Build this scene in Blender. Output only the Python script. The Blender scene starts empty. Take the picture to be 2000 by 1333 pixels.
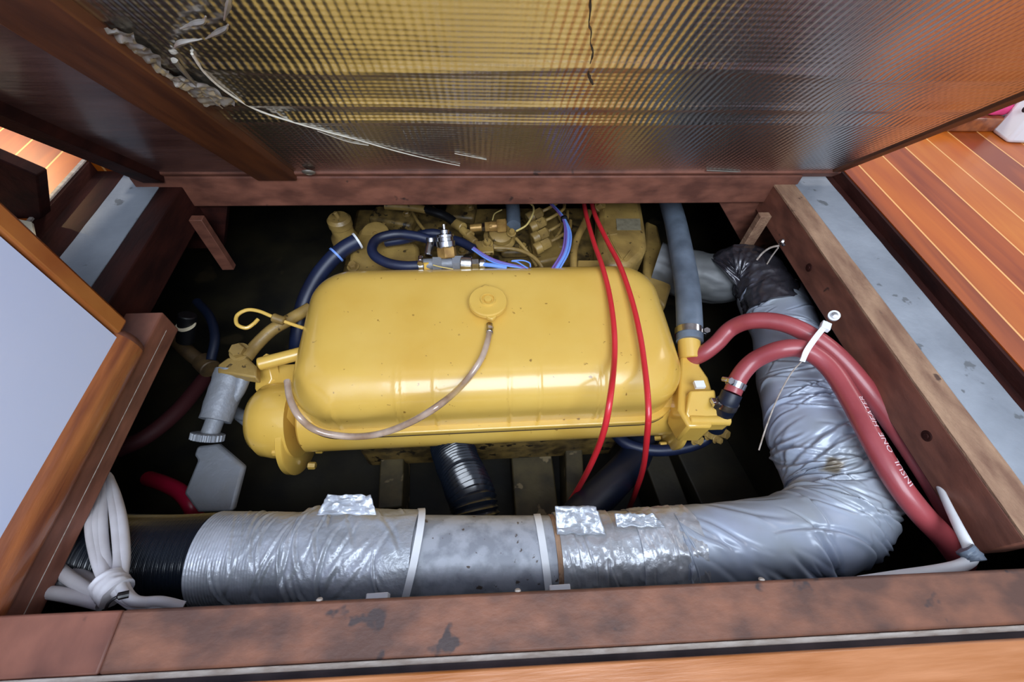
import bpy, math, random
from mathutils import Vector, Matrix, noise
random.seed(4)
R_ = math.radians
C = bpy.context.scene.collection

# ------------------------------------------------------------------ camera
H = 0.45
F = 850.0
def _camera_axes():
    dy = Vector((900-1000, -(-500-666.5), -F)).normalized()
    a = 955-1000
    b = -(a*dy.x - F*dy.z)/dy.y
    dn = Vector((a, b, -F)).normalized()
    return dy.cross(-dn), dy, -dn
AX, AY, AZ = _camera_axes()
ROT = Matrix((AX, AY, AZ))                       # camera axes -> world axes
cam_data = bpy.data.cameras.new('camera'); cam = bpy.data.objects.new('camera', cam_data); C.objects.link(cam)
cam_data.sensor_width = 36; cam_data.lens = F/2000*36; cam_data.clip_start = 0.01
cam.matrix_world = Matrix.Translation((0, 0, H)) @ ROT.to_4x4()
bpy.context.scene.camera = cam
def at(px, py, z):                                # point of the place seen at a pixel, at height z
    r = ROT @ Vector((px-1000, -(py-666.5), -F)); return Vector((0, 0, H)) + r*((z-H)/r.z)
def aty(px, py, y):
    r = ROT @ Vector((px-1000, -(py-666.5), -F)); return Vector((0, 0, H)) + r*(y/r.y)
def atx(px, py, x):
    r = ROT @ Vector((px-1000, -(py-666.5), -F)); return Vector((0, 0, H)) + r*(x/r.x)

# ------------------------------------------------------------------ light
world = bpy.data.worlds.new('cabin_light'); bpy.context.scene.world = world; world.use_nodes = True
bg = world.node_tree.nodes['Background']; bg.inputs[0].default_value = (0.70, 0.80, 1.0, 1); bg.inputs[1].default_value = 0.66
def area(name, loc, target, size, power, col):
    d = bpy.data.lights.new(name, 'AREA'); d.shape = 'RECTANGLE'; d.size, d.size_y = size; d.energy = power; d.color = col
    o = bpy.data.objects.new(name, d); C.objects.link(o); o.location = loc
    o.rotation_euler = (Vector(target)-Vector(loc)).to_track_quat('-Z', 'Y').to_euler()
    return o
area('companionway_daylight', (0.15, -0.75, 1.35), (0.0, 0.35, -0.15), (1.3, 0.95), 42, (0.79, 0.88, 1.0))
area('starboard_window_daylight', (1.9, 0.9, 1.3), (1.0, 0.4, 0.0), (0.7, 0.4), 5, (1.0, 0.93, 0.88))
area('forward_fill', (0.0, 2.1, 1.1), (-0.7, 0.8, 0.0), (0.5, 0.4), 22, (1.0, 0.9, 0.8))  # added lamp behind the lid, no window seen there; lifts the port floor
sd_ = bpy.data.lights.new('port_floor_fill', 'SPOT'); sd_.energy = 300; sd_.color = (1.0, 0.80, 0.44); sd_.spot_size = R_(13); sd_.spot_blend = 0.35; sd_.shadow_soft_size = 0.04  # added narrow spot, source unseen; brightens the patch of port floor
so_ = bpy.data.objects.new('port_floor_fill', sd_); C.objects.link(so_); so_.location = (-1.75, 1.55, 1.15); so_.rotation_euler = (Vector((-0.90, 0.70, 0))-Vector(so_.location)).to_track_quat('-Z', 'Y').to_euler()
vs = bpy.context.scene.view_settings
vs.view_transform = 'Standard'; vs.look = 'None'; vs.gamma = 1; vs.use_curve_mapping = False; vs.exposure = 0.0

# ------------------------------------------------------------------ materials
def lin(c):
    return tuple((v/255/12.92 if v/255 <= 0.04045 else ((v/255+0.055)/1.055)**2.4) for v in c)
def mat(name, col, rough=0.5, metal=0.0, col2=None, scale=8, stretch=(1, 1, 1), bump=0.0, bscale=60, spots=None, spot_scale=40, spot_at=0.68, coat=0.0, spec=0.5, detail=6, contrast=(0.35, 0.65), trans=0.0, sss=0):
    m = bpy.data.materials.new(name); m.use_nodes = True; nt = m.node_tree; N = nt.nodes; L = nt.links
    b = N['Principled BSDF']; b.inputs['Roughness'].default_value = rough; b.inputs['Metallic'].default_value = metal
    b.inputs['Coat Weight'].default_value = coat; b.inputs['Coat Roughness'].default_value = 0.12; b.inputs['Specular IOR Level'].default_value = spec
    b.inputs['Transmission Weight'].default_value = trans
    tc = N.new('ShaderNodeTexCoord'); mp = N.new('ShaderNodeMapping'); mp.inputs['Scale'].default_value = stretch
    L.new(tc.outputs['Object'], mp.inputs[0])
    out = None
    if col2:
        n = N.new('ShaderNodeTexNoise'); n.inputs['Scale'].default_value = scale; n.inputs['Detail'].default_value = detail
        L.new(mp.outputs[0], n.inputs[0])
        r = N.new('ShaderNodeValToRGB'); r.color_ramp.elements[0].position, r.color_ramp.elements[1].position = contrast
        r.color_ramp.elements[0].color = (*lin(col), 1); r.color_ramp.elements[1].color = (*lin(col2), 1)
        L.new(n.outputs[0], r.inputs[0]); out = r.outputs[0]
    if spots:
        n2 = N.new('ShaderNodeTexNoise'); n2.inputs['Scale'].default_value = spot_scale; n2.inputs['Detail'].default_value = 3
        L.new(tc.outputs['Object'], n2.inputs[0])
        r2 = N.new('ShaderNodeValToRGB'); r2.color_ramp.elements[0].position = spot_at; r2.color_ramp.elements[1].position = spot_at+0.04
        L.new(n2.outputs[0], r2.inputs[0])
        mx = N.new('ShaderNodeMix'); mx.data_type = 'RGBA'; L.new(r2.outputs[0], mx.inputs['Factor'])
        if out: L.new(out, mx.inputs['A'])
        else: mx.inputs['A'].default_value = (*lin(col), 1)
        mx.inputs['B'].default_value = (*lin(spots), 1); out = mx.outputs['Result']
    if out: L.new(out, b.inputs['Base Color'])
    else: b.inputs['Base Color'].default_value = (*lin(col), 1)
    if bump:
        n3 = N.new('ShaderNodeTexNoise'); n3.inputs['Scale'].default_value = bscale; n3.inputs['Detail'].default_value = 4
        L.new(mp.outputs[0], n3.inputs[0]); bp = N.new('ShaderNodeBump'); bp.inputs['Strength'].default_value = bump; bp.inputs['Distance'].default_value = 0.002
        L.new(n3.outputs[0], bp.inputs['Height']); L.new(bp.outputs[0], b.inputs['Normal'])
    return m

def plank_mat(name, cols, seam, origin, pitch, rough, seam_w=0.03):
    m = bpy.data.materials.new(name); m.use_nodes = True; nt = m.node_tree; N = nt.nodes; L = nt.links
    b = N['Principled BSDF']; b.inputs['Roughness'].default_value = rough; b.inputs['Coat Weight'].default_value = 0.1; b.inputs['Coat Roughness'].default_value = 0.15; b.inputs['Specular IOR Level'].default_value = 0.3
    geo = N.new('ShaderNodeNewGeometry'); sp = N.new('ShaderNodeSeparateXYZ'); L.new(geo.outputs['Position'], sp.inputs[0])
    def mth(op, a, v=None):
        n = N.new('ShaderNodeMath'); n.operation = op
        for i, s in enumerate((a, v)):
            if s is None: continue
            if isinstance(s, (int, float)): n.inputs[i].default_value = s
            else: L.new(s, n.inputs[i])
        return n.outputs[0]
    t = mth('DIVIDE', mth('SUBTRACT', sp.outputs[0], origin), pitch)
    fl = mth('FLOOR', t); fr = mth('SUBTRACT', t, fl)
    wn = N.new('ShaderNodeTexWhiteNoise'); wn.noise_dimensions = '1D'; L.new(fl, wn.inputs['W'])
    mp = N.new('ShaderNodeMapping'); mp.inputs['Scale'].default_value = (26, 3, 4); L.new(geo.outputs['Position'], mp.inputs[0])
    n = N.new('ShaderNodeTexNoise'); n.inputs['Scale'].default_value = 1; n.inputs['Detail'].default_value = 8; n.inputs['Distortion'].default_value = 1.2; L.new(mp.outputs[0], n.inputs[0])
    fac = mth('ADD', mth('MULTIPLY', wn.outputs[0], 0.6), mth('MULTIPLY', mth('SUBTRACT', n.outputs[0], 0.3), 0.75))
    r = N.new('ShaderNodeValToRGB'); e = r.color_ramp.elements
    e[0].position = 0.1; e[0].color = (*lin(cols[0]), 1); e[1].position = 0.9; e[1].color = (*lin(cols[-1]), 1)
    for k, c in enumerate(cols[1:-1]): q = e.new(0.1+0.8*(k+1)/(len(cols)-1)); q.color = (*lin(c), 1)
    L.new(fac, r.inputs[0])
    sm = mth('LESS_THAN', fr, seam_w)
    mx = N.new('ShaderNodeMix'); mx.data_type = 'RGBA'; L.new(sm, mx.inputs['Factor']); L.new(r.outputs[0], mx.inputs['A']); mx.inputs['B'].default_value = (*lin(seam), 1)
    L.new(mx.outputs['Result'], b.inputs['Base Color'])
    return m

def foil_mat():
    m = bpy.data.materials.new('woven_foil'); m.use_nodes = True; nt = m.node_tree; N = nt.nodes; L = nt.links
    b = N['Principled BSDF']; b.inputs['Metallic'].default_value = 1.0; b.inputs['Roughness'].default_value = 0.27
    tc = N.new('ShaderNodeTexCoord')
    n0 = N.new('ShaderNodeTexNoise'); n0.inputs['Scale'].default_value = 5; n0.inputs['Detail'].default_value = 5; L.new(tc.outputs['Object'], n0.inputs[0])
    r = N.new('ShaderNodeValToRGB'); r.color_ramp.elements[0].position = 0.3; r.color_ramp.elements[1].position = 0.7
    r.color_ramp.elements[0].color = (0.50, 0.48, 0.45, 1); r.color_ramp.elements[1].color = (0.74, 0.71, 0.68, 1); L.new(n0.outputs[0], r.inputs[0]); L.new(r.outputs[0], b.inputs['Base Color'])
    def wave(direction, scale, dist):
        w = N.new('ShaderNodeTexWave'); w.bands_direction = direction; w.inputs['Scale'].default_value = scale; w.inputs['Distortion'].default_value = dist
        w.inputs['Detail'].default_value = 2; w.inputs['Detail Scale'].default_value = 0.6; L.new(tc.outputs['UV'], w.inputs[0]); return w.outputs[0]
    a = wave('X', 38, 0.5); c = wave('Y', 42, 0.5)
    mx = N.new('ShaderNodeMath'); mx.operation = 'MULTIPLY_ADD'; L.new(c, mx.inputs[0]); mx.inputs[1].default_value = 0.35; L.new(a, mx.inputs[2])
    n1 = N.new('ShaderNodeTexNoise'); n1.inputs['Scale'].default_value = 9; n1.inputs['Detail'].default_value = 6; L.new(tc.outputs['UV'], n1.inputs[0])
    ad = N.new('ShaderNodeMath'); ad.operation = 'MULTIPLY_ADD'; L.new(n1.outputs[0], ad.inputs[0]); ad.inputs[1].default_value = 5.0; L.new(mx.outputs[0], ad.inputs[2])
    bp = N.new('ShaderNodeBump'); bp.inputs['Strength'].default_value = 0.45; bp.inputs['Distance'].default_value = 0.0010
    L.new(ad.outputs[0], bp.inputs['Height']); L.new(bp.outputs[0], b.inputs['Normal'])
    return m

M = dict(
 floor=plank_mat('varnished_planks', [(138, 58, 14), (174, 82, 20), (192, 100, 24), (204, 118, 36)], (236, 172, 100), 0.743, 0.0695, 0.3, 0.05),
 sill=mat('varnished_sill_wood', (158, 94, 42), 0.35, 0, (186, 124, 80), 6, (1.2, 14, 14), 0.15, 30, coat=0.3),
 beam=mat('stained_beam_wood', (130, 84, 62), 0.6, 0, (84, 56, 45), 22, (1, 1.6, 1.6), 0.5, 60, spots=(60, 46, 44), spot_scale=30, spot_at=0.66, contrast=(0.3, 0.62)),
 beam_side=mat('red_brown_beam_wood', (132, 82, 64), 0.6, 0, (92, 54, 42), 14, (1.5, 1, 3), 0.3, 40, spots=(60, 38, 32), spot_scale=30, spot_at=0.68),
 tan=mat('rough_sawn_tan_wood', (166, 132, 104), 0.8, 0, (122, 88, 68), 14, (3, 1, 3), 0.8, 120, spots=(84, 60, 48), spot_scale=30, spot_at=0.66),
 grey=mat('grey_painted_ledge', (146, 152, 160), 0.6, 0, (124, 130, 138), 12, (1, 1, 1), 0.4, 90, spots=(98, 102, 106), spot_scale=36, spot_at=0.67),
 dark=mat('dark_stained_wood', (58, 26, 20), 0.7, 0, (34, 14, 12), 10, (4, 1, 4), 0.3, 60, spec=0.15),
 rebate=mat('dark_gap_strip', (82, 70, 72), 0.7, 0, (46, 38, 42), 20, bump=0.3),  # dark tone for the strip along the gap
 seal=mat('pale_dusty_strip', (186, 176, 166), 0.7, 0, (150, 136, 124), 40, (1, 4, 4), 0.4, 150),
 batten=mat('warm_brown_batten_wood', (98, 54, 26), 0.5, 0, (68, 34, 18), 9, (6, 1, 1), 0.2, 40),
 lidwood=mat('purple_brown_sheet', (104, 76, 72), 0.28, 0, (72, 48, 46), 5, (1, 6, 6), 0.5, 14, coat=0.3),
 foil=foil_mat(),
 tape=mat('crumpled_foil_tape', (190, 184, 170), 0.35, 0.6, (140, 134, 124), 30, bump=0.4, bscale=60),
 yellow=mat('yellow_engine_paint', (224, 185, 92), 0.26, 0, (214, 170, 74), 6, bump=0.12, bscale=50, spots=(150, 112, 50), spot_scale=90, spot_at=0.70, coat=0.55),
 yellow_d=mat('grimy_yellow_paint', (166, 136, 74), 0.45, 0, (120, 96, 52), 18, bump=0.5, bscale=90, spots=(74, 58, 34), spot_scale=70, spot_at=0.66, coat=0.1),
 gasket=mat('dark_gasket', (56, 44, 30), 0.7),
 steel=mat('bright_steel', (214, 214, 214), 0.22, 1.0, (170, 170, 172), 60),
 brass=mat('aged_brass', (190, 150, 84), 0.4, 0.4, (140, 104, 54), 50),
 alu=mat('cast_grey_metal', (132, 136, 144), 0.5, 0.2, (128, 130, 134), 30, bump=0.5, bscale=140),
 galv=mat('galvanised_steel', (178, 182, 190), 0.45, 0.15, (148, 152, 160), 45, bump=0.25, bscale=90, spots=(92, 80, 72), spot_scale=95, spot_at=0.665, contrast=(0.42, 0.58)),
 ducttape=mat('silver_cloth_tape', (190, 194, 202), 0.36, 0.35, (162, 166, 172), 20, bump=0.5, bscale=170),
 foiltape=mat('wrinkled_silver_tape', (198, 202, 208), 0.33, 0.45, (168, 168, 170), 25, bump=0.45, bscale=150),
 sleeve=mat('silver_plastic_sleeve', (166, 175, 194), 0.36, 0.1, (150, 156, 160), 9, bump=0.15, bscale=40, coat=0.15, spots=(118, 108, 92), spot_scale=11, spot_at=0.66),
 dsleeve=mat('dark_plastic_wrap', (70, 68, 74), 0.2, 0.4, (44, 42, 48), 14, bump=0.8, bscale=50, coat=0.4),
 blackhose=mat('black_ribbed_rubber', (20, 25, 34), 0.24, 0, coat=0.5),
 bluehose=mat('navy_rubber_hose', (26, 36, 66), 0.42, 0, (18, 24, 46), 20),
 navy=mat('dark_navy_pipe', (14, 22, 40), 0.45),
 greyhose=mat('grey_rubber_hose', (112, 124, 138), 0.45, 0, (84, 94, 106), 20, bump=0.3, bscale=60),
 redhose=mat('brick_red_rubber', (166, 74, 78), 0.36, 0, (148, 62, 66), 14, bump=0.15, bscale=60, coat=0.2),
 redcable=mat('bright_red_sheath', (214, 46, 54), 0.3, 0, (200, 40, 48), 12, coat=0.4),
 crimson=mat('crimson_hose', (156, 20, 50), 0.35), dimbrass=mat('brass_dimmed_by_shade', (84, 64, 36), 0.6, 0.2, (54, 40, 24), 40), dimred=mat('red_rubber_dimmed_by_shade', (64, 18, 22), 0.7), dimsleeve=mat('sleeve_dimmed_by_shade', (104, 106, 108), 0.5, 0.1, (84, 86, 86), 12, bump=0.2, bscale=40),  # brass, red rubber and rear sleeve here have the bay's shade in their colour
 clear=mat('cloudy_clear_tubing', (226, 204, 186), 0.12, 0, (182, 152, 128), 30, coat=0.6, trans=0.45),
 white=mat('white_nylon', (232, 234, 236), 0.35),
 whitecab=mat('white_cable_sheath', (206, 204, 208), 0.42, 0, (186, 182, 184), 20),
 panel=mat('white_laminate', (216, 226, 252), 0.4, 0, (208, 220, 250), 4, spots=(150, 152, 168), spot_scale=13, spot_at=0.74),
 orange=mat('orange_varnished_trim', (186, 116, 58), 0.3, 0, (146, 76, 36), 8, (8, 1, 1), 0.1, 40, coat=0.5),
 rail=mat('brown_varnished_rail', (170, 100, 56), 0.35, 0, (120, 66, 44), 8, (8, 1, 8), 0.2, 40, coat=0.4),
 purple=mat('violet_wire', (122, 96, 170), 0.4), lightblue=mat('light_blue_wire', (116, 156, 232), 0.4), palewire=mat('pale_yellow_wire', (214, 190, 116), 0.4),
 black=mat('black_plastic', (14, 14, 16), 0.4),
 hull=mat('shade_dark_hull', (20, 18, 14), 0.85, 0, (10, 9, 8), 6, bump=0.5, bscale=20),  # near-black colour stands in for the shadow inside the engine space
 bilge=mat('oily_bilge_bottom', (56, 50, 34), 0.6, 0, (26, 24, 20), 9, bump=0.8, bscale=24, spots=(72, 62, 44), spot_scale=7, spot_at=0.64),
 block=mat('olive_brown_timber', (92, 80, 50), 0.6, 0, (56, 48, 32), 22, bump=0.5, bscale=40, spots=(140, 122, 88), spot_scale=26, spot_at=0.60),
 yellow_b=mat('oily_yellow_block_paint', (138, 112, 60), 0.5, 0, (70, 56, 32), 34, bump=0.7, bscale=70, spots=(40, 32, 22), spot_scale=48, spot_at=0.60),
 grease=mat('white_grease_line', (226, 222, 206), 0.3, 0, bump=0.4, bscale=200),
 pink=mat('pink_fabric', (228, 70, 130), 0.7), cream=mat('cream_painted_board', (236, 222, 190), 0.5),
 lettering=mat('pale_hose_print', (222, 190, 192), 0.6),
 plate=mat('dull_grey_plate', (128, 120, 98), 0.5, 0.3, (150, 142, 118), 80),
)

# ------------------------------------------------------------------ geometry helpers
class MB:
    def __init__(s): s.v = []; s.f = []
    def add(s, vs, fs):
        n = len(s.v); s.v += [Vector(v) for v in vs]; s.f += [tuple(i+n for i in f) for f in fs]; return s
    def box(s, c, d, rot=None):
        c = Vector(c); d = Vector(d)/2; vs = []
        for x in (-1, 1):
            for y in (-1, 1):
                for z in (-1, 1):
                    p = Vector((x*d.x, y*d.y, z*d.z)); vs.append(c+(rot @ p if rot else p))
        return s.add(vs, [(0, 1, 3, 2), (4, 6, 7, 5), (0, 4, 5, 1), (2, 3, 7, 6), (0, 2, 6, 4), (1, 5, 7, 3)])
    def prism(s, poly, ext):
        n = len(poly); ext = Vector(ext); P = [Vector(p) for p in poly]
        return s.add(P+[p+ext for p in P], [tuple(range(n))[::-1], tuple(range(n, 2*n))]+[(i, (i+1) % n, n+(i+1) % n, n+i) for i in range(n)])
    def tube(s, pts, r, seg=16, fn=None, sub=6, caps=True, flat=None):
        P, FR = frames(pts, sub); n = len(P); vs = []
        for i, (p, (t, a, b)) in enumerate(zip(P, FR)):
            u = i/(n-1); rr = r(u) if callable(r) else r
            for k in range(seg):
                th = 2*math.pi*k/seg; q = rr+(fn(u, th) if fn else 0)
                vs.append(p+a*math.cos(th)*q+b*math.sin(th)*q)
        fs = [(i*seg+k, i*seg+(k+1) % seg, (i+1)*seg+(k+1) % seg, (i+1)*seg+k) for i in range(n-1) for k in range(seg)]
        if caps: fs += [tuple(range(seg))[::-1], tuple(range((n-1)*seg, n*seg))]
        return s.add(vs, fs)
    def lathe(s, prof, o, ax, seg=32, ref=None):
        o = Vector(o); ax = Vector(ax).normalized(); a = (Vector(ref) if ref else ax.orthogonal()); a = (a-ax*a.dot(ax)).normalized(); b = ax.cross(a)
        vs = []
        for r, h in prof:
            r = max(r, 1e-5)
            for k in range(seg):
                th = 2*math.pi*(k+0.5)/seg; vs.append(o+ax*h+(a*math.cos(th)+b*math.sin(th))*r)
        n = len(prof)
        fs = [(i*seg+k, i*seg+(k+1) % seg, (i+1)*seg+(k+1) % seg, (i+1)*seg+k) for i in range(n-1) for k in range(seg)]
        fs += [tuple(range(seg))[::-1], tuple(range((n-1)*seg, n*seg))]
        return s.add(vs, fs)
    def cyl(s, p, q, r, seg=24, bev=0.0015):
        p = Vector(p); q = Vector(q); h = (q-p).length; bev = min(bev, r*0.4, h*0.3)
        return s.lathe([(r-bev, 0), (r, bev), (r, h-bev), (r-bev, h)], p, q-p, seg)
    def hexa(s, p, ax, r, h, washer=True):
        ax = Vector(ax).normalized()
        if washer: s.cyl(Vector(p), Vector(p)+ax*0.0015, r*1.35, 20, 0.0004)
        return s.lathe([(r, 0), (r, h*0.85), (r*0.86, h)], p, ax, 6)

def catmull(pts, sub):
    P = [Vector(p) for p in pts]
    if len(P) == 2: return [P[0].lerp(P[1], i/sub) for i in range(sub+1)]
    P = [P[0]*2-P[1]]+P+[P[-1]*2-P[-2]]; out = []
    for i in range(1, len(P)-2):
        a, b, c, d = P[i-1:i+3]
        for j in range(sub):
            t = j/sub; out.append(0.5*((2*b)+(c-a)*t+(2*a-5*b+4*c-d)*t*t+(3*b-a-3*c+d)*t**3))
    out.append(P[-2]); return out
def frames(pts, sub=6):
    P = catmull(pts, sub); T = []
    for i in range(len(P)): T.append((P[min(i+1, len(P)-1)]-P[max(i-1, 0)]).normalized())
    ref = Vector((0, 0, 1)) if abs(T[0].z) < 0.9 else Vector((0, 1, 0))
    a = (ref-T[0]*ref.dot(T[0])).normalized(); FR = []
    for t in T:
        a = (a-t*a.dot(t)).normalized(); FR.append((t, a, t.cross(a)))
    return P, FR

def obj(name, mb, m, parent=None, bevel=0.0, smooth=35, uv=None, stuff=False):
    vs = mb.v; base = Vector((0, 0, 0))
    if parent is not None: base = parent.matrix_world.translation.copy() if False else Vector(parent['_o'])
    else:
        base = Vector((sum(v.x for v in vs)/len(vs), sum(v.y for v in vs)/len(vs), min(v.z for v in vs)))
    me = bpy.data.meshes.new(name); me.from_pydata([v-base for v in vs], [], mb.f); me.materials.append(M[m] if isinstance(m, str) else m)
    import bmesh
    bm = bmesh.new(); bm.from_mesh(me); bmesh.ops.recalc_face_normals(bm, faces=bm.faces); bm.to_mesh(me); bm.free()
    o = bpy.data.objects.new(name, me); C.objects.link(o)
    if smooth: me.shade_smooth(); me.set_sharp_from_angle(angle=R_(smooth))
    if uv:
        l = me.uv_layers.new(name='uv')
        for lp in me.loops: l.data[lp.index].uv = uv(me.vertices[lp.vertex_index].co+base)
    if bevel:
        b = o.modifiers.new('bevel', 'BEVEL'); b.width = bevel; b.segments = 2; b.limit_method = 'ANGLE'; b.angle_limit = R_(40)
    if parent is not None: o.parent = parent; o['_o'] = parent['_o']
    else: o.location = base; o['_o'] = list(base)
    if parent is not None:
        # sub-parts: a part sits at its thing's origin, so local offsets stay zero
        o.location = (0, 0, 0)
    return o
def tag(o, label, cat, group=None):
    o['label'] = label; o['category'] = cat
    if group: o['group'] = group
    return o
def thing(name, label, cat, loc, group=None):
    o = bpy.data.objects.new(name, None); C.objects.link(o); o.location = loc; o['_o'] = list(loc); o.empty_display_size = 0.02
    return tag(o, label, cat, group)
def struct(name, mb, m, bevel=0.0, uv=None, **k):
    o = obj(name, mb, m, None, bevel, uv=uv, **k); o['kind'] = 'structure'; return o
def nz(x, y=0, z=0): return noise.noise(Vector((x, y, z)))
def lab(o, s): o['label'] = s; return o

# ------------------------------------------------------------------ the setting: floor, hatch frame, hull
m_ = MB()
m_.box((1.255, 0.25, -0.012), (1.10, 2.1, 0.024))               # starboard floor
m_.box((-1.255, 0.25, -0.012), (1.18, 2.1, 0.024))              # port floor
m_.box((0.02, 1.02, -0.012), (1.37, 0.56, 0.024))               # beyond the hatch
struct('floor', m_, 'floor')
sk = 0.0245                                                       # the near edge runs very slightly askew
def near(x, y): return y - sk*x
def strip(x0, x1, y0, y1, z0, z1): return MB().prism([(x0, near(x0, y0), z0), (x1, near(x1, y0), z0), (x1, near(x1, y1), z0), (x0, near(x0, y1), z0)], (0, 0, z1-z0))
struct('trim_1', strip(-0.665, 0.70, -0.75, -0.0055, -0.024, 0.0), 'sill', 0.002)
struct('trim_2', strip(-0.66, 0.70, -0.0057, -0.0005, -0.030, -0.017), 'rebate')
struct('trim_3', strip(-0.66, 0.70, -0.0006, 0.0040, -0.030, -0.0145), 'seal', 0.0008)
struct('trim_4', strip(-0.322, 0.62, 0.0039, 0.0505, -0.060, -0.0155), 'beam', 0.003)
struct('trim_17', strip(-0.60, -0.3225, 0.0039, 0.0505, -0.060, -0.0165), 'beam_side', 0.002)
struct('trim_18', MB().box((-0.6655, 0.32, 0.0006), (0.006, 0.84, 0.004)), 'seal', 0.001)
struct('trim_19', MB().box((-0.6615, 0.32, -0.0135), (0.006, 0.84, 0.023)), 'dark')  # added dark facing that hides the lit orange side of the floor
struct('trim_20', MB().box((0.7020, 0.34, -0.0135), (0.006, 0.80, 0.024)), 'dark')  # added dark facing over the starboard floor's orange side
# starboard ledges
struct('trim_5', MB().box((0.5875, 0.39, -0.052), (0.041, 0.66, 0.062)), 'beam_side', 0.002)
def wob(x, a=0.0012): return a*nz(x*22, 3.3)
def ledge(x0, x1, y0, y1, z0, z1, n=40):
    b = MB(); vs = []; fs = []
    for i in range(n+1):
        y = y0+(y1-y0)*i/n
        for (x, z) in ((x0, z0), (x0+wob(y), z1), (x1+wob(y+9), z1), (x1, z0)): vs.append((x, y, z))
    for i in range(n):
        for k in range(4): fs.append((i*4+k, i*4+(k+1) % 4, (i+1)*4+(k+1) % 4, (i+1)*4+k))
    fs += [(0, 1, 2, 3), tuple(range(n*4, n*4+4))]
    return b.add(vs, fs)
struct('trim_6', ledge(0.567, 0.609, 0.06, 0.715, -0.0215, -0.0185), 'tan')
struct('trim_7', ledge(0.609, 0.684, -0.02, 0.73, -0.04, -0.0185), 'grey', 0.001)
struct('trim_8', MB().box((0.694, 0.36, -0.03), (0.020, 0.76, 0.02)), 'dark', 0.001)
# port ledges
struct('trim_9', ledge(-0.608, -0.537, 0.0, 0.74, -0.04, -0.0185), 'grey', 0.001)
struct('trim_10', MB().box((-0.518, 0.39, -0.052), (0.038, 0.66, 0.066)), 'dark', 0.002)
struct('trim_11', MB().box((-0.635, 0.36, -0.030), (0.054, 0.76, 0.02)), 'dark', 0.001)
# far beam, corner posts and planks behind them
struct('trim_12', MB().box((0.02, 0.7175, -0.03), (1.19, 0.055, 0.060)), 'beam_side', 0.003)
struct('trim_13', MB().box((0.556, 0.655, -0.13), (0.022, 0.014, 0.14)), 'tan', 0.001)
struct('trim_14', MB().box((-0.487, 0.660, -0.12), (0.022, 0.014, 0.12)), 'beam_side', 0.001)
struct('trim_15', MB().prism([aty(1398, 385, 0.70), aty(1455, 486, 0.70), aty(1520, 486, 0.70), aty(1520, 385, 0.70)], (0, 0.02, 0)), 'beam_side', 0.001)
struct('trim_16', MB().prism([aty(446, 385, 0.70), aty(436, 486, 0.70), aty(345, 486, 0.70), aty(345, 385, 0.70)], (0, 0.02, 0)), 'dark', 0.001)
# hull around the engine space
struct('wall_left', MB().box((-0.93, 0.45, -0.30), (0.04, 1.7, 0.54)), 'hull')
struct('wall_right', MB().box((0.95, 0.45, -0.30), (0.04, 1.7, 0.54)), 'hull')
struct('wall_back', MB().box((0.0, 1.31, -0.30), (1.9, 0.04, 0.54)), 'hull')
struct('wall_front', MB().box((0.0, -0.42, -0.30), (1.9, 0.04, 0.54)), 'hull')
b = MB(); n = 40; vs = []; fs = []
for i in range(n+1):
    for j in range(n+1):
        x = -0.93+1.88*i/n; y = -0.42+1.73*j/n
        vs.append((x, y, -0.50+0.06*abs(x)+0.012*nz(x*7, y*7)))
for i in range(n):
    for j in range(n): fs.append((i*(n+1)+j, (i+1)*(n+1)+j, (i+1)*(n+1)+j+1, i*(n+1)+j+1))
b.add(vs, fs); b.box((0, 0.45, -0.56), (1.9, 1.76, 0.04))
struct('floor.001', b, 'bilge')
# hull timbers and a bilge frame seen past the duct
def timber(x0, y0, z0, d, rz, label, m='block', g=None):
    o = obj('hull_timber', MB().box((x0, y0, z0), d, Matrix.Rotation(rz, 3, 'Z')), m, bevel=0.003); return tag(o, label, 'timber', g)
p = at(765, 955, -0.40); timber(p.x, p.y+0.02, -0.43, (0.045, 0.12, 0.09), 0.05, 'short olive-brown timber block in the bilge, left of the black ribbed hose')
p = at(1045, 960, -0.42); timber(p.x, p.y+0.02, -0.45, (0.085, 0.14, 0.06), 0.0, 'dim brown timber block in the bilge right of the black ribbed hose')
p = at(1115, 920, -0.40); timber(p.x+.01, p.y+0.04, -0.43, (0.035, 0.26, 0.09), -0.12, 'long stained timber running back behind the left red cable')
p = at(1285, 930, -0.40); timber(p.x, p.y+0.05, -0.43, (0.055, 0.30, 0.09), 0.10, 'paint-flaked timber behind the right red cable', 'bilge')
p = at(1400, 950, -0.40); timber(p.x, p.y+0.05, -0.43, (0.12, 0.26, 0.08), 0.16, 'broad dark plank in the bilge left of the silver duct', 'bilge')

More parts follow.
